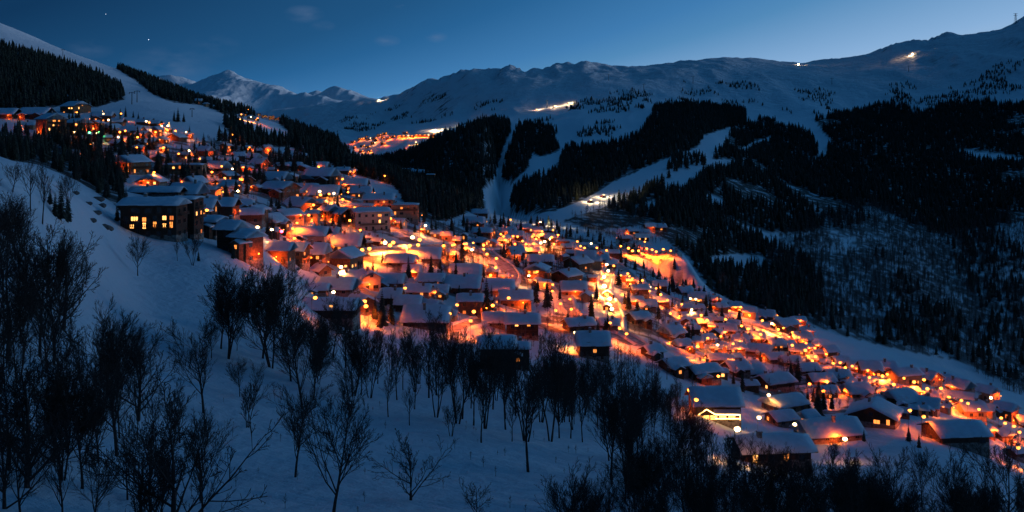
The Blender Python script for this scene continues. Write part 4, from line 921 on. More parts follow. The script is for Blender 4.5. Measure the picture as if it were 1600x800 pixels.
road('chalet_lane', [(872, 446), (885, 462), (888, 482), (900, 495)], 5.0, M['road'])
road('chalet_lane', [(700, 520), (730, 508), (760, 500), (790, 500)], 5.0, M['road'])
road('chalet_lane', [(1240, 612), (1270, 606), (1310, 612), (1350, 630), (1400, 650)], 5.0, M['road'])
# car park plateau
xs_ = []
cpx = np.linspace(962, 1066, 27)
X = np.zeros((27, 12)); Y = np.zeros((27, 12))
for i, p_ in enumerate(cpx):
    for j, d_ in enumerate(np.linspace(858, 925, 12)): X[i, j] = (p_ - 800) / F * d_; Y[i, j] = d_
Z = grounds(X.ravel(), Y.ravel()).reshape(X.shape) + .3
o = grid_mesh('car_park', X, Y, Z, M['road']); o['kind'] = 'structure'

# ------------------------------------------------------------------ cars
def car_proto(paint, label, loc, rz):
    root = thing('parked_car', label, 'car', loc, rz, 'cars parked in the snow')
    b = MB(); b.prism([(-.85, .35), (.85, .35), (.9, .8), (.82, .95), (-.82, .95), (-.9, .8)], -2.1, 2.1); kid(root, b.obj('body', paint, root))
    n = MB(); v = [(-1.5, -.78, .95), (1.0, -.78, .95), (1.0, .78, .95), (-1.5, .78, .95), (-1.1, -.62, 1.5), (.35, -.62, 1.5), (.35, .62, 1.5), (-1.1, .62, 1.5)]
    n.v = v; n.f = [(3, 2, 1, 0), (4, 5, 6, 7), (0, 1, 5, 4), (1, 2, 6, 5), (2, 3, 7, 6), (3, 0, 4, 7)]; kid(root, n.obj('windows', M['glass'], root))
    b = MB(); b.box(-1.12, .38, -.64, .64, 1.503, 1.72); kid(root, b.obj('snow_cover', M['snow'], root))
    w = MB(); w.tube([Vector((0, -.12, 0)), Vector((0, .12, 0))], [.33, .33], 8, cap=True); wm = w.mesh('wheel', M['tyre'])
    for wx in (-1.3, 1.3):
        for wy in (-.82, .82): kid(root, link('wheel', wm, root, (wx, wy, .33)))
    return root
carp = [car_proto(p, 'x', (0, -500, 0), 0) for p in PAINT]
CARN = ['silver', 'black', 'red', 'blue', 'white']
used = set(); rc = random.Random(9)
def place_car(x, y, rz, label):
    k = rc.randrange(5)
    o = copy_tree(carp[k]) if k in used else carp[k]; used.add(k)
    o.location = (x, y, ground(x, y) + (.55)); o.rotation_euler = (0, 0, rz); o['label'] = label.replace('COL', CARN[k]); return o
rown = ('front', 'second', 'third', 'back')
for j, d_ in enumerate((864, 882, 900, 918)):
    n_ = 12
    for i in range(n_):
        p_ = 966 + i * 8.3 + rc.uniform(-1, 1)
        if rc.random() < .12: continue
        place_car((p_ - 800) / F * d_, d_ + rc.uniform(-1, 1), R(90 + rc.uniform(-6, 6)), f'snow-topped COL car, {nth(i, n_)}, in the {rown[j]} row of the car park')
mx_, my_ = world_line(MAIN[:14], 6.5)
ncar = 0
for i in range(3, len(mx_) - 2):
    if rc.random() < .2 and ncar < 20:
        tx, ty = mx_[i + 1] - mx_[i], my_[i + 1] - my_[i]; l = math.hypot(tx, ty); s = rc.choice((-1, 1)) * 6.6
        x, y = mx_[i] - ty / l * s, my_[i] + tx / l * s
        pxp = 800 + F * x / y
        place_car(x, y, math.atan2(ty, tx), f'COL car under snow, {ORD[min(ncar, 19)]} along the main road counted from its lower end'); ncar += 1
for (px, py) in ((1428, 598), (1436, 606), (1470, 622), (1395, 606), (735, 392), (655, 392), (507, 322), (980, 436)):
    p = spot(px, py); place_car(p.x, p.y, rc.uniform(0, 3), f'COL car parked by the road below the lamp' + {1428: ' of the pale house', 1436: ' beside the lower road', 1470: ' before the long roof', 1395: ' under the snowy wall', 735: ' next to the white light', 655: ' in the floodlit snow', 507: ' on the upper street', 980: ' at the road junction'}[px])

# ------------------------------------------------------------------ street lamps
b = MB(); b.tube([Vector((0, 0, -1)), Vector((0, 0, 6.6)), Vector((.5, 0, 7.0)), Vector((1.0, 0, 7.05))], [.13, .09, .07, .06], 6, True); LPOLE = b.mesh('pole', M['metal'])
b = MB(); b.prism([(-.34, 7.02), (.34, 7.02), (.2, 7.25), (-.2, 7.25)], .75, 1.55); LHOOD = b.mesh('lamp_hood', M['metal'])
def glass(m, r): b = MB(); b.ball((1.15, 0, 6.78), r, 10, 6, .8); return b.mesh('lamp_glass', M[m])
KINDS = {'o': ('lamp', (1.0, .112, .005), 1.0), 'w': ('lampw', (1.0, .27, .05), .8), 'g': ('lampg', (.1, 1.0, .25), .12), 'r': ('lampr', (1.0, .05, .08), .15)}
GL = {}
LD = {}
def place_key(px, py):
    best, bp = 1e9, None
    for place, grp, _, rows in HOUSES:
        for q_ in rows:
            dd = (q_[0] - px) ** 2 + ((q_[1] - py) * 1.6) ** 2
            if dd < best: best, bp = dd, place
    return bp
LAMPS = []
def L_(s, kind='o', pw=1.0, far=0):
    for t in s.split():
        a = t.split(','); LAMPS.append((float(a[0]), float(a[1]), a[2] if len(a) > 2 else kind, float(a[3]) if len(a) > 3 else pw, far))
L_("162,179,w,.5 187,178,o,.5 179,178,g,1 168,188,w,.4 141,208,g,1 154,207,g,1 150,209,w,.4 138,226,o,.3 185,207,o,.6 194,205,o,.8 213,215,o,1 184,215,w,.3 228,190,w,.6 233,192,o,.6 243,207,o,.8 251,198,w,.5 264,197,w,.6 262,204,o,.5 275,205,o,.5 290,207,w,.4 212,231,o,.6 258,231,o,.5 298,236,w,.3 310,249,o,.8 237,271,o,1 320,260,o,.7 330,270,o,1.2 362,211,o,1.4 388,231,o,.5 281,241,o,.5 118,176,o,.5 56,172,w,.4 92,206,o,.4 117,207,w,.6")
L_("365,265,w,.8 349,261,o,.7 375,300,w,.8 407,357,w,1.3 321,331,o,.9 425,361,w,.8 437,363,r,1.5 462,349,o,1.3 461,358,o,1.3 461,374,o,1.3 479,337,o,1.5 485,329,o,1 492,321,o,1.3 498,300,w,2.5 503,305,o,2 514,304,o,1.5 523,303,w,1.5 536,312,o,1.3 536,281,o,1.3 541,301,o,.6 546,269,o,.6 603,276,o,.6 597,341,w,2 610,342,o,1.8 604,347,o,2 663,353,w,1.3 563,391,o,1.6 578,389,o,1.6 552,325,o,1.4 548,345,o,1.4 560,360,o,.9 430,286,o,.4")
L_("598,380,w,3 606,384,o,3 617,380,o,2.5 640,385,o,1.5 644,372,w,2.5 655,376,o,2.5 652,384,o,1.4 690,385,o,1.6 678,390,o,1.2 704,384,o,1 713,383,o,1 722,382,o,1 731,382,o,1.3 741,380,o,1 735,391,w,1.5 755,384,o,1.5 756,390,o,1.5 764,398,o,1.5 773,405,o,1.5 772,419,o,2 770,431,o,1.6 785,370,o,1.2 782,367,o,1 788,376,o,1 796,344,o,.8 803,370,o,.8 808,370,o,.8 806,382,o,1.2 818,377,o,1.2 821,382,o,1.4 827,389,o,1.3 833,370,o,1 838,374,o,1.2 835,381,o,1.5 843,380,w,2 849,378,w,2 856,374,w,2 863,371,o,2 867,382,o,1.4 870,368,o,1 832,360,o,.6 845,362,o,.6 862,360,o,.6")
L_("537,418,w,2 545,470,o,1 570,472,o,2 576,480,o,1.8 590,420,o,.8 632,452,o,.9 698,492,o,1.2 737,488,o,1.8 718,478,o,1 735,504,o,1 768,478,o,1.8 791,467,o,1.8 824,432,w,.8 862,446,o,1.2 860,456,o,.8 876,475,o,1.2 890,469,o,.8 872,486,o,1 889,484,o,.7 898,522,w,1.2 841,425,o,.4 516,459,w,.2 487,470,o,.5")
L_("905,385,o,1 900,378,o,1 911,388,o,1.2 922,381,w,1.6 935,388,o,1 950,392,o,1.2 968,385,o,3.2 980,388,o,4.0 990,392,o,4.0 1000,392,o,3 1012,389,o,3.6 1018,391,o,3 1027,394,o,3.0 1036,390,o,3 1050,392,o,2.5 1006,378,o,.7 943,433,w,3 946,414,w,1.6 957,416,o,1 953,424,w,1.5 940,429,o,1.3 938,437,o,1 941,448,w,3.5 945,460,o,1 951,467,w,3 980,428,o,1.3 985,433,o,1 973,431,o,.8 991,436,o,1 1001,439,o,1.2 1013,450,w,1.2 1013,456,o,1 975,462,o,1.5 953,484,w,2 956,492,o,1.2 965,514,o,1.2 978,522,o,1.3 955,505,o,.6 985,445,o,.7")
L_("1027,451,o,.4 1030,461,o,1.3 1046,470,o,.7 1063,476,o,1 1078,467,w,1 1085,468,w,1 1091,471,o,.8 1078,485,w,.7 1098,494,o,1.3 1108,501,o,1.3 1131,500,o,1.3 1125,527,o,.3 1051,491,o,.8 1087,542,o,1 1105,530,o,.8 1142,538,o,.9 1125,540,w,.5 1160,481,o,.8 1157,486,o,.8 1162,510,o,1.5 1172,515,o,1 1189,502,o,1.5 1204,506,w,1.8 1212,509,o,1.3 1215,515,o,1.3 1194,518,o,1.5 1188,524,o,1 1216,522,o,.8 1240,540,o,1 1255,548,o,1 1271,558,o,1.6 1266,564,o,.8 1269,602,o,1 1290,612,o,.5")
L_("1346,567,o,1.2 1325,576,o,.8 1300,568,o,.6 1356,592,o,.9 1375,589,o,1.2 1390,595,o,.7 1400,604,o,1.2 1425,599,o,1.5 1440,595,o,1.3 1446,609,o,1.5 1468,608,o,1.4 1430,608,o,.8 1480,622,o,.8 1512,634,o,.6 1551,623,w,1.6 1534,642,o,1.2 1527,630,g,.5 1560,655,o,.7 1580,668,o,.8 1590,705,o,.8 1600,690,o,.8 1420,645,o,.5 1440,655,o,.5 1137,612,o,.4 1127,590,o,.6 1200,620,w,.35 1184,655,w,.3 1148,687,w,.5 1247,668,w,.5 1322,690,w,.2 1080,615,o,.7 1084,628,o,.5")
L_("640,227,o,2.5 649,222,w,3", far=2)
BOOST = [(560, 700, 368, 393, 2.4), (795, 870, 362, 386, 1.8), (975, 1060, 376, 404, 1.6), (932, 962, 410, 496, 2.0), (480, 620, 292, 352, 1.6), (1085, 1290, 478, 566, 1.5), (1340, 1475, 560, 612, 1.5), (150, 300, 170, 240, 1.6)]
LAMPS = [(x_, y_, k_, min(p_ * max([b_[4] for b_ in BOOST if b_[0] <= x_ <= b_[1] and b_[2] <= y_ <= b_[3]] + [1.0]), 7), f_) for x_, y_, k_, p_, f_ in LAMPS]
for k_ in range(30):
    t_ = k_ / 29 * (len(MAIN) - 8); i_ = int(t_); f_ = t_ - i_; x_ = MAIN[i_][0] * (1 - f_) + MAIN[i_ + 1][0] * f_; y_ = MAIN[i_][1] * (1 - f_) + MAIN[i_ + 1][1] * f_ - 15
    if x_ < 1595 and all(abs(x_ - q_[0]) + abs(y_ - q_[1]) > 11 for q_ in LAMPS): LAMPS.append((x_, y_, 'o', 1.1, 0))
rp = random.Random(8)
for (x_, y_) in pts: LAMPS.append((x_, y_, rp.choice('oow'), rp.choice((.6, 1.0, 1.6)), 1))
LAMPS.sort(key=lambda q_: q_[0])
bykey = {}
for i, q_ in enumerate(LAMPS):
    bykey.setdefault(('far' if q_[4] else place_key(q_[0], q_[1])) if not (q_[4] and q_[1] < 200) else 'crest', []).append(i)
rl = random.Random(4)
COLN = {'o': 'sodium', 'w': 'white', 'g': 'green', 'r': 'red'}
GAIN = 8500.0
lamp_n = 0
for key, ids in bykey.items():
    for k, i in enumerate(ids):
        px, py, kd, pw, far = LAMPS[i]
        # foot lies where the ground is 7 m lower than the lamp head
        d = cast(px, py, 1900 if (far and py > 200) else (1000 if far else 0)); d = cast(px, py + 7.0 * F / d, 1900 if (far and py > 200) else (1000 if far else 0)); x = (px - 800) / F * d
        where = {'far': 'in the distant valley village', 'crest': 'in the hilltop hamlet'}.get(key, key)
        nn = nth(k, len(ids)) if len(ids) <= 40 else (ORD[k] + ' from left' if k < 20 else (nth(k, len(ids)) if len(ids) - 1 - k < 20 else 'middle'))
        lab = f"{COLN[kd]} street lamp, {nn}, {where}" if nn != 'middle' else f"small orange street lamp near the middle {where[3:]}"
        grp = 'street lamps ' + where
        rz = rl.uniform(0, 6.28)
        t = thing('street_lamp', lab, 'street lamp', (x, d, ground(x, d)), rz, grp)
        link('pole', LPOLE, t); hd = link('lamp_hood', LHOOD, t)
        mname, col, g0 = KINDS[kd]
        rr = .66 * (1 + .12 * max(0, d - 500) / 500) * (1 + .10 * (pw - 1)); rr = min(rr, 1.25)
        rr = round(rr * 8) / 8
        if (mname, rr) not in GL: GL[(mname, rr)] = glass(mname, rr)
        link('lamp_glass', GL[(mname, rr)], hd)
        ld_key = (kd, round(pw, 1), far)
        if ld_key not in LD:
            l_ = bpy.data.lights.new('lamp_light', 'SPOT'); l_.spot_size = R(158); l_.spot_blend = .5; l_.energy = GAIN * g0 * pw * (2.5 if far else 1) / (1 if kd != 'w' else 1.0); l_.color = col; l_.shadow_soft_size = .35; LD[ld_key] = l_
        # the light hangs just under the glass
        link('lamp_light', LD[ld_key], hd, (1.15, 0, 6.78 - rr - .3))

# ------------------------------------------------------------------ snow groomers at work on the pistes, lift pylons, mast, stars
def groomer(px, py, rz, label, power, grp='snow groomers on the pistes', glow=1.0, dmin=0):
    p = spot(px, py, dmin); t = thing('snow_groomer', label, 'snow groomer', p + Vector((0, 0, .3)), rz, grp)
    b = MB(); b.box(-2.6, 2.4, -1.5, 1.5, .7, 1.7); b.box(-2.5, -.4, -1.3, 1.3, 1.7, 2.4); b.obj('body', PAINT[2], t)
    b = MB(); b.v = [(.0, -1.3, 1.7), (2.0, -1.3, 1.7), (2.0, 1.3, 1.7), (0, 1.3, 1.7), (.1, -1.1, 3.1), (1.5, -1.1, 3.1), (1.5, 1.1, 3.1), (.1, 1.1, 3.1)]
    b.f = [(3, 2, 1, 0), (4, 5, 6, 7), (0, 1, 5, 4), (1, 2, 6, 5), (2, 3, 7, 6), (3, 0, 4, 7)]; cab = b.obj('cab', M['glass'], t)
    for s in (-1, 1):
        b = MB(); b.prism([(s * 1.5 - .0, 0), (s * 2.3, 0), (s * 2.3, 1.2), (s * 1.5, 1.2)] if s > 0 else [(-2.3, 0), (-1.5, 0), (-1.5, 1.2), (-2.3, 1.2)], -2.7, 2.7); b.obj('track', M['tyre'], t)
    b = MB(); b.box(3.1, 3.4, -2.4, 2.4, .1, 1.3); b.box(2.4, 3.1, -.3, .3, .5, .8); b.obj('blade', M['metal'], t)
    for s in (-.8, .8):
        b = MB(); b.ball((1.6, s, 3.35), .38 * glow, 8, 5); b.obj('headlight', M['lampw'], t)
    l_ = bpy.data.lights.new('headlight_beam', 'SPOT'); l_.energy = power; l_.color = (1.0, .70, .42); l_.spot_size = R(75); l_.spot_blend = .8; l_.shadow_soft_size = .4
    o = link('headlight_beam', l_, t, (3.6, 0, 3.6)); o.rotation_euler = (0, R(-72), 0)
    l2 = bpy.data.lights.new('work_light', 'POINT'); l2.energy = power * .25; l2.color = (1.0, .66, .36); l2.shadow_soft_size = .4; link('work_light', l2, t, (-1, 0, 5.5))
    return t
groomer(922, 317, R(38), 'snow groomer lighting the long lit streak on the lower piste', 50000, glow=1)
groomer(942, 309, R(38), 'snow groomer halfway up the bright streak on the lower piste', 50000, glow=1)
groomer(888, 163, R(20), 'snow groomer at the brightest spot of the upper middle piste', 110000, glow=3)
groomer(866, 168, R(20), 'snow groomer second from right on the upper middle piste', 70000, glow=2.4)
groomer(838, 173, R(20), 'snow groomer leftmost on the upper middle piste', 70000, glow=2.4)
groomer(1248, 102, R(200), 'snow groomer with blazing lights on the skyline ridge', 250000, glow=9)
groomer(1425, 86, R(-10), 'snow groomer lighting a warm patch below the right skyline', 300000, glow=8)
groomer(680, 205, R(10), 'snow groomer above the distant village road', 200000, glow=3, dmin=2300)
groomer(592, 158, R(10), 'snow groomer on the far saddle between the mountains', 200000, glow=5)
groomer(842, 353, R(25), 'snow groomer at the foot of the lower piste', 60000, glow=1)
def pylon(px, py, h, lab, name='lift_pylon', grp='ski lift pylons', dmin=0):
    p = spot(px, py, dmin); t = thing(name, lab, 'pylon', p, 0, grp); u = h
    b = MB(); b.tube([Vector((0, 0, -2)), Vector((0, 0, u))], [.028 * u + .25, .016 * u + .2], 6, True); b.obj('mast', M['metal'], t)
    b = MB(); b.box(-u * .22, u * .22, -.3, .3, u * .93, u * .93 + .5); b.obj('crossarm', M['metal'], t)
    for s in (-1, 1):
        b = MB(); b.box(s * u * .21 - .25, s * u * .21 + .25, -1.2, 1.2, u * .93 - 1.0, u * .93 - .01); b.obj('sheave', M['metal'], t)
for k, (x_, y_, h_) in enumerate(((1006, 143, 22), (1083, 131, 24), (855, 168, 20), (951, 126, 20), (1420, 112, 20), (1300, 132, 20), (206, 163, 14), (214, 160, 14), (98, 88, 13), (300, 183, 10))):
    pylon(x_, y_, h_, f"steel ski lift pylon on open snow, {['left of the big central forest', 'above the central forest top', 'beside the lit upper piste', 'on the bare middle slope', 'below the right skyline', 'over the sparse right slope', 'left of a pair on the left piste', 'right of a pair on the left piste', 'near the top of the left hill', 'beside the flat piste bench'][k]}")
# lattice power mast on the right-hand skyline
p = spot(1587, 37); t = thing('power_mast', 'lattice power mast with two arms on the far right skyline', 'mast', p)
b = MB(); h_ = 40.0
for sx in (-1, 1):
    for sy in (-1, 1): b.tube([Vector((sx * 5, sy * 5, -3)), Vector((sx * 1.8, sy * 1.8, h_ * .7)), Vector((sx * 1.4, sy * 1.4, h_))], [.45] * 3, 4)
for k in range(7):
    z0, z1 = k * h_ / 7, (k + 1) * h_ / 7; w0, w1 = 5 - 3.5 * z0 / h_, 5 - 3.5 * z1 / h_
    b.tube([Vector((-w0, -w0, z0)), Vector((w1, -w1, z1))], [.3] * 2, 4); b.tube([Vector((w0, -w0, z0)), Vector((-w1, -w1, z1))], [.3] * 2, 4)
b.obj('lattice', M['metal'], t)
for z_ in (h_ * .78, h_ * .96): b = MB(); b.box(-8, 8, -.5, .5, z_, z_ + 1.0); b.obj('arm', M['metal'], t)
for (px, py, r_, lab) in ((232, 62, 4.5, 'bright pinpoint star above the left piste'), (165, 22, 3, 'faint star high above the left hill')):
    d = 14000.0; b = MB(); b.ball((0, 0, 0), r_, 8, 6); o = b.obj('star', mat('starlight', (1, 1, 1), emit=(.8, .85, 1), estr=3)); o.location = ((px - 800) / F * d, d, (HZ - py) / F * d); o['label'] = lab; o['category'] = 'star'

# ------------------------------------------------------------------ trees
def bare_tree(seed, h=12.0, form='spread'):
    rr = random.Random(seed); tr, cr_ = MB(), MB()
    def rv(): return Vector((rr.uniform(-1, 1), rr.uniform(-1, 1), rr.uniform(-1, 1)))
    LV = {'spread': 4, 'tall': 4, 'bush': 4}[form]
    def grow(p, d, L, r, lv):
        ns = (8, 5, 3, 2, 2)[lv]; pts_ = [p.copy()]; q = p.copy(); dd = d.copy(); rad = [r]
        for i in range(ns):
            dd = (dd + rv() * (.07, .12, .13, .15, .18)[lv] + Vector((0, 0, (.03, .14, .14, .12, .08)[lv]))).normalized()
            q = q + dd * (L / ns); pts_.append(q.copy()); rad.append(max(r * (1 - .82 * (i + 1) / ns), .012 if lv > 2 else .018))
        (tr if lv <= 1 else cr_).tube(pts_, rad, (6, 5, 4, 3, 3)[lv])
        if lv >= LV: return
        nc = {'spread': (17, 9, 7, 4), 'tall': (19, 7, 5, 3), 'bush': (14, 8, 6, 3)}[form][lv]
        t0 = {'spread': .28, 'tall': .36, 'bush': .10}[form] if lv == 0 else .15
        for k in range(nc):
            t = t0 + (1 - t0) * (k + rr.random()) / nc; f_ = t * ns; i = min(int(f_), ns - 1); b_ = pts_[i].lerp(pts_[i + 1], f_ - i)
            ax = (pts_[i + 1] - pts_[i]).normalized(); side = ax.cross(rv()).normalized()
            an = {'spread': (.80, .62, .58, .6), 'tall': (.55, .52, .52, .6), 'bush': (1.0, .8, .8, .8)}[form][lv] * rr.uniform(.7, 1.2)
            nd = (ax * math.cos(an) + side * math.sin(an)).normalized()
            cl_ = L * {'spread': (.84, .6, .55, .5), 'tall': (.56, .5, .5, .5), 'bush': (.85, .55, .5, .5)}[form][lv] * (1.05 - .6 * t) * rr.uniform(.45, 1.3)
            grow(b_, nd, cl_, max(rad[i] * .5, .014), lv + 1)
    stems = {'spread': rr.choice((1, 1, 2, 3)), 'tall': rr.choice((1, 2, 3)), 'bush': 1}[form]
    for s in range(stems):
        a_ = rr.uniform(0, 6.28); lean = .05 if stems == 1 else .22
        L0 = h * {'spread': .78, 'tall': .95, 'bush': .5}[form] * (1 if s == 0 else rr.uniform(.7, .95))
        grow(Vector((.15 * math.cos(a_) * (stems > 1), .15 * math.sin(a_) * (stems > 1), -.6)), Vector((lean * math.cos(a_), lean * math.sin(a_), 1)).normalized(), L0, .0145 * h * (1 if stems == 1 else .75), 0)
    top = max(v[2] for v in cr_.v); k = h / top
    for m_ in (tr, cr_): m_.v = [(v[0] * k, v[1] * k, v[2] * k if v[2] > 0 else v[2]) for v in m_.v]
    return tr.mesh('trunk', M['bark']), cr_.mesh('crown', M['bark'])
PROTO = {'spread': [bare_tree(100 + i) for i in range(5)], 'tall': [bare_tree(200 + i, form='tall') for i in range(5)], 'bush': [bare_tree(300 + i, form='bush') for i in range(2)]}
def conifer(seed, h=14.0, whorls=22, nb=9, m='needles'):
    rr = random.Random(seed); tr, cr_ = MB(), MB()
    tr.tube([Vector((0, 0, -1)), Vector((0, 0, h * .5)), Vector((0, 0, h * .98))], [.24, .14, .03], 6)
    base = h * .19 * rr.uniform(.85, 1.1)
    for w in range(whorls):
        t = w / (whorls - 1); z = h * (.09 + .88 * t); rad = base * (1 - t) ** .85 * rr.uniform(.8, 1.12) + .16
        for k in range(nb):
            a = 2 * math.pi * (k + rr.random() * .8) / nb; l = rad * rr.uniform(.65, 1.15); c, s = math.cos(a), math.sin(a)
            dr_ = l * rr.uniform(.25, .5); wd = max(.22, l * .30); n = len(cr_.v)
            P_ = [(0, 0, z + .1), (c * l * .55 - s * wd, s * l * .55 + c * wd, z - dr_ * .45), (c * l, s * l, z - dr_), (c * l * .55 + s * wd, s * l * .55 - c * wd, z - dr_ * .45), (c * l * .5, s * l * .5, z - dr_ * .1 + .12 * l)]
            cr_.v += P_; cr_.f += [(n, n + 1, n + 4), (n + 1, n + 2, n + 4), (n + 2, n + 3, n + 4), (n + 3, n, n + 4), (n, n + 3, n + 2, n + 1)]
    return tr.mesh('trunk', M['bark']), cr_.mesh('crown', M[m])
CON = [conifer(400 + i, m='needles' if i % 2 else 'needles2') for i in range(5)]
def put_tree(kind, pr, x, y, h, label, grp, rz, base_h=12.0, lean=0, cat='tree'):
    t = thing(kind, label, cat, (x, y, ground(x, y) - .1), rz, grp); s = h / base_h; t.scale = (s, s, s)
    if lean: t.rotation_euler = (lean, 0, rz)
    link('trunk', pr[0], t); link('crown', pr[1], t); return t
rt = random.Random(21)
def bare_at(px, py, hpx, form, label, grp, i=None, dmin=0, lean=0):
    p = spot(px, py, dmin); h = hpx * p.y / F * 1.12
    P_ = PROTO[form]; pr = P_[(i if i is not None else rt.randrange(99)) % len(P_)]
    return put_tree('bare_tree', pr, p.x, p.y, h, label, grp, rt.uniform(0, 6.28), lean=lean)
NAMED = [
 (318, 646, 140, 'spread', 'broad multi-stemmed bare tree standing alone on the open snow left of centre'), (386, 668, 95, 'tall', 'thin dark bare tree just right of the lone broad tree'),
 (461, 746, 132, 'spread', 'rounded bare tree on open snow above the bottom edge, left of centre'), (642, 782, 96, 'bush', 'low round-crowned bare tree with dark foot near the bottom centre'),
 (520, 812, 215, 'spread', 'big spreading bare tree cut by the bottom edge, left of centre'), (746, 808, 58, 'bush', 'small upright bare shrub at the bottom edge right of centre'),
 (215, 431, 62, 'spread', 'small rounded bare tree on the snow below the hillside hotel'), (301, 415, 48, 'tall', 'small bare tree against the wall below the hillside hotel'),
 (277, 408, 34, 'tall', 'slim bare sapling below the hillside hotel'), (20, 300, 46, 'spread', 'small bare tree on the far left snow slope, leftmost'), (48, 330, 80, 'tall', 'slim bare tree on the left snow slope, second from left'),
 (125, 285, 28, 'spread', 'tiny bare tree near the top of the left snow slope'), (155, 292, 24, 'spread', 'tiny bare tree right of another near the slope top'), (66, 350, 95, 'tall', 'tall bare tree on the left snow slope beside spruces'),
 (108, 330, 60, 'spread', 'bare tree among spruces on the left snow slope'), (745, 0, 0, '', ''),
 (1492, 850, 140, 'spread', 'wide bare tree at the bottom right on open snow'), (1575, 850, 160, 'spread', 'wide bare tree in the bottom right corner'), (1330, 810, 100, 'spread', 'bare tree below the long low chalet'),
 (1392, 810, 110, 'spread', 'rounded bare tree below the snowy field at lower right'), (1300, 745, 60, 'spread', 'thin bare tree crossing the long low chalet'), (1440, 790, 90, 'spread', 'bare tree right of the rounded one at lower right'),
]
for k, (px, py, hp, fm, lab) in enumerate(NAMED):
    if fm: bare_at(px, py, hp, fm, lab, 'single bare trees on the snow', k)
MID = [(355, 560, 140), (410, 560, 135), (425, 575, 150), (455, 596, 110), (473, 640, 150), (490, 625, 90), (440, 545, 110), (345, 545, 110), (578, 622, 95), (607, 652, 85), (640, 665, 60),
       (560, 600, 70), (670, 622, 110), (682, 618, 120), (715, 662, 140), (722, 655, 120), (705, 682, 70), (740, 665, 110), (752, 692, 110), (757, 670, 130), (520, 560, 90), (540, 575, 100), (590, 600, 80), (655, 600, 90), (700, 600, 110),
       (770, 640, 110), (790, 655, 120), (805, 650, 110), (826, 738, 190), (822, 690, 150), (800, 690, 70), (845, 660, 130), (860, 690, 150), (875, 660, 130), (330, 560, 60), (500, 575, 80), (612, 590, 60), (730, 620, 100), (765, 610, 90), (375, 620, 60), (545, 640, 60), (630, 610, 70)]
rm = random.Random(77)
for _ in range(400):
    if len(MID) > 82: break
    x_, y_ = rm.uniform(330, 900), rm.uniform(545, 700)
    if y_ > 560 + (x_ - 330) * .28 or y_ < 530 + max(0, x_ - 560) * .12: continue
    if all((x_ - a_[0]) ** 2 + (y_ - a_[1]) ** 2 > 130 for a_ in MID): 
        hp_ = min(rm.uniform(60, 115), (y_ - (500 + max(0, x_ - 560) * .16)) / 1.12)
        if hp_ > 38: MID.append((x_, y_, hp_))
MB_ = []
for k, (px, py, hp) in enumerate(MID):
    o = bare_at(px, py, hp, 'tall' if (k % 3 and px > 560) else ('spread' if px < 560 else 'tall'), 'leafless tree in the belt of bare trees across the middle snow slope', 'bare trees of the middle belt'); MB_.append((o, px, py))
MIDB = MB_
LEFTP = [(-40, 830), (-40, 400), (60, 380), (130, 400), (158, 520), (215, 600), (320, 730), (330, 860)]
def scatter_px(P_, n, dmin_px, seed):
    r_ = random.Random(seed); xs = [p[0] for p in P_]; ys = [p[1] for p in P_]; out_ = []; tries = 0
    while len(out_) < n and tries < 6000:
        tries += 1; x, y = r_.uniform(min(xs), max(xs)), r_.uniform(min(ys), max(ys))
        if not inpoly(np.array([x]), np.array([y]), P_)[0]: continue
        if any((x - a) ** 2 + ((y - b_) * 1.3) ** 2 < dmin_px ** 2 for a, b_ in out_): continue
        out_.append((x, y))
    return out_
def skyline(P_, px): return float(np.interp(px, [p[0] for p in P_], [p[1] for p in P_]))
LTOP = [(-60, 235), (0, 255), (60, 325), (130, 375), (170, 460), (230, 520), (300, 600), (340, 680)]
RTOP = [(850, 590), (900, 560), (960, 545), (1020, 570), (1080, 630), (1150, 660), (1250, 690), (1320, 720), (1400, 730), (1620, 738)]
ROWN = ['front', 'second', 'third', 'fourth', 'fifth', 'sixth', 'seventh', 'eighth', 'ninth', 'tenth', 'eleventh', 'twelfth']
def row_labels(items, noun, place, per=14):
    """items: (object, px, py); rows counted from the nearest, places counted from the left"""
    items = sorted(items, key=lambda q_: -q_[2]); nr = min(12, max(1, math.ceil(len(items) / per))); per = math.ceil(len(items) / nr)
    for r_ in range(nr):
        row = sorted(items[r_ * per:(r_ + 1) * per], key=lambda q_: q_[1])
        for k, (o, px, py) in enumerate(row):
            o['label'] = f"{noun}, {nth(k, len(row))}, in the {ROWN[r_]} row {place}"
LB = []
row_labels(MIDB, 'slim leafless tree', 'of the middle belt')
for (px, py) in scatter_px(LEFTP, 52, 18, 31):
    p = spot(px, py); hp = min(rt.uniform(120, 260), (py - skyline(LTOP, px)) * rt.uniform(.8, 1.0))
    if hp < 40: continue
    h = min(17, hp * p.y / F)
    LB.append((put_tree('bare_tree', rt.choice(PROTO['spread'] + PROTO['tall'] + PROTO['bush']), p.x, p.y, h, '', 'bare trees of the left wood', rt.uniform(0, 6.28)), px, py))
row_labels(LB, 'dark leafless tree', 'of the left-hand wood')
RIGHTP = [(850, 640), (880, 590), (920, 585), (990, 590), (1060, 640), (1090, 690), (1150, 720), (1260, 745), (1300, 800), (1420, 830), (1620, 860), (1620, 900), (880, 900), (900, 800), (870, 730)]
RB, RC_ = [], []
for (px, py) in scatter_px(RIGHTP, 128, 12, 33):
    p = spot(px, py); hp = min(rt.uniform(80, 190), (py - skyline(RTOP, px)) * rt.uniform(.75, 1.0))
    if hp < 34: continue
    fm = PROTO['tall'] + PROTO['spread'] if px < 1150 else PROTO['spread'] + PROTO['bush']
    o = put_tree('bare_tree', rt.choice(fm), p.x, p.y, hp * p.y / F, '', 'bare trees of the dense wood' if px < 1150 else 'bare trees of the lower right wood', rt.uniform(0, 6.28))
    (RB if px < 1150 else RC_).append((o, px, py))
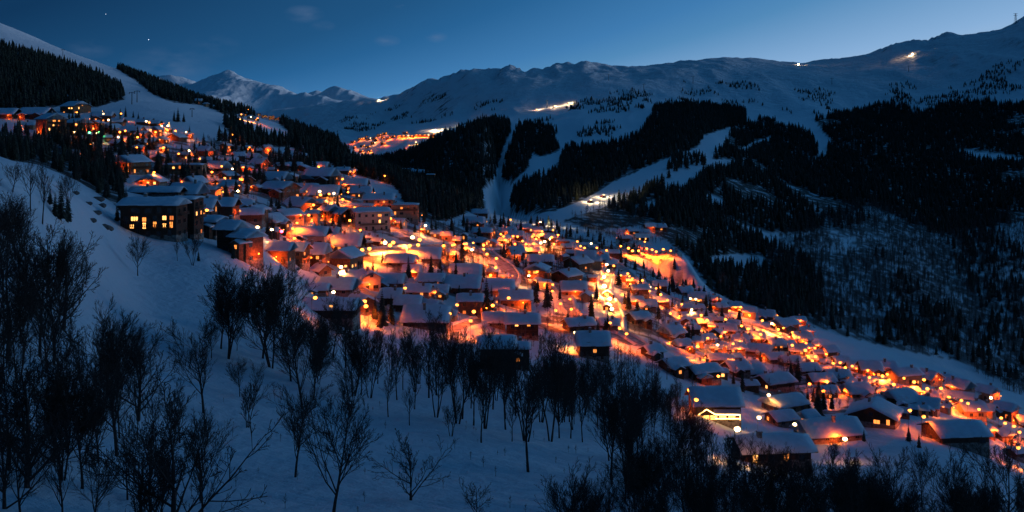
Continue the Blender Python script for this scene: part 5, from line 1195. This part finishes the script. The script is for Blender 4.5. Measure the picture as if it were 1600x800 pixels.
row_labels(RB, 'dark leafless tree', 'of the dense central wood'); row_labels(RC_, 'leafless tree', 'of the lower right wood')
# conifers one can point to
CONS = [(597, 512, 62), (611, 508, 50), (586, 500, 40), (760, 492, 62), (768, 486, 42), (855, 482, 48), (875, 470, 24), (398, 412, 40), (183, 346, 34), (95, 345, 66), (106, 348, 50), (86, 338, 40), (78, 320, 30), (755, 440, 32), (520, 368, 40), (530, 372, 44), (508, 366, 30), (425, 375, 40), (418, 368, 30),
        (1247, 598, 46), (1236, 590, 30), (1262, 646, 40), (1278, 652, 54), (1287, 640, 36), (1350, 690, 22), (1160, 612, 34), (1146, 600, 22), (1420, 690, 26), (1436, 700, 24), (1300, 640, 30), (773, 350, 26), (766, 352, 18), (453, 330, 26), (1060, 580, 22), (1112, 640, 20), (1142, 560, 18),
        (1145, 470, 46), (1160, 470, 40), (1178, 475, 52), (1196, 478, 46), (1214, 480, 50), (1130, 462, 36), (1228, 492, 40), (1095, 425, 26), (1110, 430, 24), (272, 190, 18), (278, 191, 24), (287, 191, 16), (296, 210, 15), (365, 226, 26), (372, 228, 22), (358, 228, 20), (318, 228, 22), (330, 230, 16), (216, 186, 12), (208, 184, 12), (196, 183, 18), (188, 182, 14), (376, 402, 36), (365, 405, 30), (310, 408, 18)]
CK = {}
for k, (px, py, hp) in enumerate(CONS):
    p = spot(px, py); h = hp * p.y / F
    put_tree('spruce_tree', CON[k % 5], p.x, p.y, h, f'dark spruce standing {place_key(px, py)}', f'spruces {place_key(px, py)}', rt.uniform(0, 6.28), 14.0)
    BUSY.append((p.x, p.y, 2)); CK.setdefault(place_key(px, py), []).append((px, COL.objects[-1]))
for pl, L2 in CK.items():
    L2.sort(key=lambda q_: q_[0])
    for k, (px, o) in enumerate(L2):
        r_ = o.parent or o; r_['label'] = f'single dark spruce, {nth(k, len(L2)) or "the only large one"}, {pl}'
lit_trees = [(251, 203, 10), (264, 203, 13), (160, 184, 12), (174, 183, 8), (228, 196, 9)]
for k, (px, py, hp) in enumerate(lit_trees):
    p = spot(px, py); h = hp * p.y / F
    t = put_tree('lit_spruce', CON[k % 5], p.x, p.y, h, f"spruce wound with golden fairy lights, {nth(k if k<2 else k, 5) if 0 else ['left of the brightest pair', 'tallest of the brightest pair', 'leftmost by the green lights', 'second by the green lights', 'between the piste and the lamps'][k]}", 'fairy-lit spruces', 0, 14.0)
    b = MB()
    pts_ = [Vector((math.cos(a * .8) * (2.5 * (1 - a / 60)) , math.sin(a * .8) * (2.5 * (1 - a / 60)), 1.5 + a * 12.0 / 60)) for a in range(60)]
    b.tube(pts_, [.16] * 60, 4); b.obj('string_lights', M['string'], t)

# forests: every tree is placed on the ground; the nearest ones become things, the rest one instanced mass
bx = np.array([q_[0] for q_ in BUSY]); by = np.array([q_[1] for q_ in BUSY]); br = np.array([q_[2] for q_ in BUSY])
rdx = np.array([q_[0] for q_ in ROADXY]); rdy = np.array([q_[1] for q_ in ROADXY])
cellA = np.zeros(YP.shape); cellA[:, :-1] = (DS[1:] - DS[:-1])[None, :] * (4.0 / F) * DS[None, :-1]
def scatter_zone(mask, den, patch, seed, slack=14):
    g = np.random.default_rng(seed); m = mask & (YP <= RUN + slack)
    lam = np.where(m, cellA * den, 0); n = g.poisson(lam); I, J = np.nonzero(n); rep = n[I, J]; I = np.repeat(I, rep); J = np.repeat(J, rep)
    ok = J < len(DS) - 1; I, J = I[ok], J[ok]
    px = PX[I] + g.uniform(-2, 2, len(I)); d = DS[J] + (DS[J + 1] - DS[J]) * g.uniform(0, 1, len(I)); x = (px - 800) / F * d
    if patch > 0:
        nz = fbm(x / 85, d / 130, 3, seed + 3); k = nz > (.33 + patch * .32); x, d, px = x[k], d[k], px[k]
    z = grounds(x, d)
    if len(bx) and mask[:, DS < 1100].any():
        near = d < 1150; keep = np.ones(len(x), bool); xi, di = x[near], d[near]
        kk = np.ones(len(xi), bool)
        for a_, b_, c_ in zip(bx, by, br): kk &= (xi - a_) ** 2 + (di - b_) ** 2 > (c_ + 1.5) ** 2
        for a_, b_ in zip(rdx[::2], rdy[::2]): kk &= (xi - a_) ** 2 + (di - b_) ** 2 > 60
        keep[near] = kk; x, d, px, z = x[keep], d[keep], px[keep], z[keep]
    return x, d, z, px
allc = []
for zi, (nm, P_, d0, d1, den, patch) in enumerate(ZONES):
    x, y, z, px = scatter_zone(zone_grid[zi], den, patch, 500 + zi)
    g = np.random.default_rng(900 + zi)
    hh = g.uniform(9, 17, len(x)) if nm not in ('line', 'patch', 'town') else g.uniform(5, 12, len(x))
    if nm in ('dell', 'gully'): hh = g.uniform(6, 12, len(x)) if nm == 'dell' else g.uniform(9, 18, len(x))
    allc.append(np.stack([x, y, z, hh, np.full(len(x), zi)], 1)); print(nm, len(x))
allc = np.concatenate(allc); 
inframe = (np.abs(allc[:, 0] / allc[:, 1]) < .52)
score = np.where(inframe, allc[:, 3] / allc[:, 1], 0); order = np.argsort(-score)
nsing = 300 - len(CONS) - len(lit_trees)
ZL = {'dell', 'gully', 'town', 'upper', 'mixed', 'grove'}
SPR = {}
for i in order[:nsing]:
    x, y, z, h, zi = allc[i]; nm = ZONES[int(zi)][0]; nm = nm if nm in ZL else 'far'
    o = put_tree('spruce_tree', CON[i % 5], x, y, h, '', {'dell': 'spruces of the upper dell', 'gully': 'spruces behind the village', 'town': 'spruces between the roofs', 'upper': 'spruces of the upper hamlet', 'mixed': 'spruces right of the village', 'grove': 'spruces across the gorge', 'far': 'spruces of the far slope'}.get(nm, 'spruces of the far slope'), rt.uniform(0, 6.28), 14.0)
    SPR.setdefault(nm, []).append((o, 800 + F * x / y, HZ - F * z / y))
for nm, it in SPR.items():
    row_labels(it, 'dark spruce', {'dell': 'of the steep upper dell', 'gully': 'of the wood behind the village', 'town': 'among the village roofs', 'upper': 'among the upper chalets', 'mixed': 'of the slope right of the village', 'grove': 'of the woodland across the gorge', 'far': 'of the far forest slope'}[nm])
rest = allc[order[nsing:]]
def hide_proto(name, meshes):
    o = bpy.data.objects.new(name, meshes); return o
def join_low(seed, form):
    """cheap far trees"""
    rr = random.Random(seed); b = MB()
    if form == 'con':
        h = 14.0; base = h * .21
        for w in range(8):
            t = w / 8; z0 = h * (.06 + .86 * t); r0 = base * (1 - t) ** .9 * rr.uniform(.85, 1.15) + .25; zt_ = z0 + h * .17; n = len(b.v)
            for k in range(7):
                a = 2 * math.pi * (k + rr.uniform(-.25, .25)) / 7; q = r0 * rr.uniform(.7, 1.2); b.v.append((q * math.cos(a), q * math.sin(a), z0 + rr.uniform(-.5, .3)))
            b.v.append((0, 0, min(zt_, h))); b.f += [(n + k, n + (k + 1) % 7, n + 7) for k in range(7)]
        b.tube([Vector((0, 0, -2)), Vector((0, 0, h * .3))], [.3, .2], 4)
        return b.mesh('spruce', M['needles' if seed % 2 else 'needles2'])
    h = 11.0
    b.tube([Vector((0, 0, -2)), Vector((.1, 0, h * .5)), Vector((.2, .1, h))], [.2, .13, .03], 4)
    for k in range(26):
        t = rr.uniform(.3, .95); a = rr.uniform(0, 6.28); l = h * .34 * (1.1 - t); p0 = Vector((.15 * t, 0, h * t)); e1 = p0 + Vector((math.cos(a) * l * .6, math.sin(a) * l * .6, l * .7)); b.tube([p0, e1], [.06, .03], 3)
        for j in range(4):
            a2 = a + rr.uniform(-1, 1); s_ = p0.lerp(e1, rr.uniform(.3, 1)); b.tube([s_, s_ + Vector((math.cos(a2), math.sin(a2), 1.1)) * l * .4], [.035, .02], 3)
    return b.mesh('bare', M['bark2'])
def mass(name, label_kind, data, meshes):
    me = bpy.data.meshes.new(name); me.vertices.add(len(data)); me.vertices.foreach_set('co', data[:, :3].astype(np.float32).ravel())
    g = np.random.default_rng(len(data))
    a = me.attributes.new('tree_scale', 'FLOAT', 'POINT'); a.data.foreach_set('value', data[:, 3].astype(np.float32))
    a = me.attributes.new('tree_turn', 'FLOAT_VECTOR', 'POINT'); r_ = np.zeros((len(data), 3), np.float32); r_[:, 2] = g.uniform(0, 6.28, len(data)); a.data.foreach_set('vector', r_.ravel())
    me.update()
    o = bpy.data.objects.new(name, me); COL.objects.link(o); o['kind'] = 'stuff'
    pc = bpy.data.collections.new(name + '_kinds')
    for k, m_ in enumerate(meshes): pc.objects.link(bpy.data.objects.new(name + '_kind', m_))
    ng = bpy.data.node_groups.new(name, 'GeometryNodeTree'); ng.interface.new_socket('Geometry', in_out='INPUT', socket_type='NodeSocketGeometry'); ng.interface.new_socket('Geometry', in_out='OUTPUT', socket_type='NodeSocketGeometry')
    gi = ng.nodes.new('NodeGroupInput'); go = ng.nodes.new('NodeGroupOutput'); ip = ng.nodes.new('GeometryNodeInstanceOnPoints'); ci = ng.nodes.new('GeometryNodeCollectionInfo')
    ci.inputs['Collection'].default_value = pc; ci.inputs['Separate Children'].default_value = True; ci.inputs['Reset Children'].default_value = True
    ip.inputs['Pick Instance'].default_value = True
    s_ = ng.nodes.new('GeometryNodeInputNamedAttribute'); s_.data_type = 'FLOAT'; s_.inputs[0].default_value = 'tree_scale'
    r2 = ng.nodes.new('GeometryNodeInputNamedAttribute'); r2.data_type = 'FLOAT_VECTOR'; r2.inputs[0].default_value = 'tree_turn'
    ng.links.new(gi.outputs[0], ip.inputs['Points']); ng.links.new(ci.outputs[0], ip.inputs['Instance']); ng.links.new(s_.outputs[0], ip.inputs['Scale']); ng.links.new(r2.outputs[0], ip.inputs['Rotation'])
    ng.links.new(ip.outputs[0], go.inputs[0])
    md = o.modifiers.new('scatter', 'NODES'); md.node_group = ng
    return o
BUSH = []
for P_ in ([(650, 398), (765, 396), (762, 436), (690, 432), (655, 425)], [(852, 388), (886, 392), (884, 428), (850, 424)], [(968, 492), (1060, 505), (1040, 545), (960, 525)], [(1010, 482), (1060, 478), (1050, 500), (1000, 500)], [(570, 372), (595, 372), (598, 395), (572, 395)],
           [(900, 350), (1000, 340), (1060, 380), (1000, 385), (930, 372)], [(1200, 560), (1330, 590), (1340, 640), (1240, 620)], [(800, 395), (830, 430), (800, 470), (780, 455)], [(620, 500), (900, 540), (1000, 560), (1040, 600), (900, 560), (760, 540), (620, 530)]):
    mk = inpoly(pxg, YP, P_) & (YY > 300) & (YY < 1200); BUSH.append(scatter_zone(mk, 1 / 22, .1, 860 + len(BUSH)))
tw = zone_grid[[z_[0] for z_ in ZONES].index('town')]; BUSH.append(scatter_zone(tw, 1 / 75, .2, 890)); BUSH.append(scatter_zone(zone_grid[[z_[0] for z_ in ZONES].index('upper')], 1 / 90, .1, 891))
d_ = rest.copy(); d_[:, 3] = d_[:, 3] / 14.0
mass('spruce_forest', 'x', d_, [join_low(700 + i, 'con') for i in range(4)])
wm_ = inpoly(pxg, YP, WOOD) & (YY > 780) & (YY < 2200)
x, y, z, px = scatter_zone(wm_ & ~PIST, 1 / 28, .2, 811)
mix = zone_grid[[z_[0] for z_ in ZONES].index('mixed')]
c_ = inpoly(pxg, YP, PISTES[5]) & (YY > 780); xc, yc, zc_, _q = scatter_zone(c_, 1 / 42, .15, 815); x, y, z = np.concatenate([x, xc]), np.concatenate([y, yc]), np.concatenate([z, zc_])
x2, y2, z2, px2 = scatter_zone(mix, 1 / 140, 0, 812)
low = inpoly(pxg, YP, [(850, 560), (900, 530), (1020, 580), (1090, 620), (1100, 690), (1160, 720), (1260, 735), (1300, 780), (1620, 830), (1620, 900), (850, 900)]) & (YY > 210) & (YY < 480)
x3, y3, z3, px3 = scatter_zone(low, 1 / 60, 0, 813, 30)
X_ = np.concatenate([x, x2, x3]); Y_ = np.concatenate([y, y2, y3]); Z_ = np.concatenate([z, z2, z3]); g = np.random.default_rng(5)
print('bare wood', len(X_))
mass('bare_woodland', 'x', np.stack([X_, Y_, Z_, np.where(Y_ < 480, g.uniform(.4, .8, len(X_)), g.uniform(.6, 1.25, len(X_)))], 1), [join_low(800 + i, 'bare') for i in range(5)])

B_ = [np.concatenate([q_[k] for q_ in BUSH]) for k in range(3)]
mass('garden_shrubs', 'x', np.stack([B_[0], B_[1], B_[2], g.uniform(.25, .6, len(B_[0]))], 1), [join_low(840 + i, 'bare') for i in range(4)])
print('shrubs', len(B_[0]))

# rocks and a few dry stalks on the near snow
for k, (px, py, r_) in enumerate(((152, 312, 2.4), (158, 322, 2.0), (150, 333, 1.6), (164, 355, 1.8), (170, 358, 1.4), (137, 318, 1.3), (143, 345, 1.2), (116, 302, 1.5))):
    p = spot(px, py); rr = random.Random(k); b = MB(); b.ball((0, 0, 0), r_, 9, 6, .5); b.v = [(x * rr.uniform(.75, 1.3), y * rr.uniform(.75, 1.3), z * rr.uniform(.7, 1.2)) for x, y, z in b.v]
    o = b.obj('rock', M['rock']); o.location = p; o['label'] = f"bare rock, {['largest', 'second', 'third', 'fourth', 'fifth', 'sixth', 'seventh', 'smallest high'][k]} of the outcrop on the left snow slope"; o['category'] = 'rock'; o['group'] = 'rocks of the left snow slope'
fgm = (YY > 60) & (YY < 330) & (pxg > -60) & (pxg < 1660)
xs4, ys4, zs4, _p = scatter_zone(fgm, 1 / 70, .45, 990, 4)
mass('dry_stalks', 'x', np.stack([xs4, ys4, zs4, g.uniform(.05, .14, len(xs4))], 1), [join_low(850 + i, 'bare') for i in range(3)])
print('stalks', len(xs4), 'rest', len(rest))
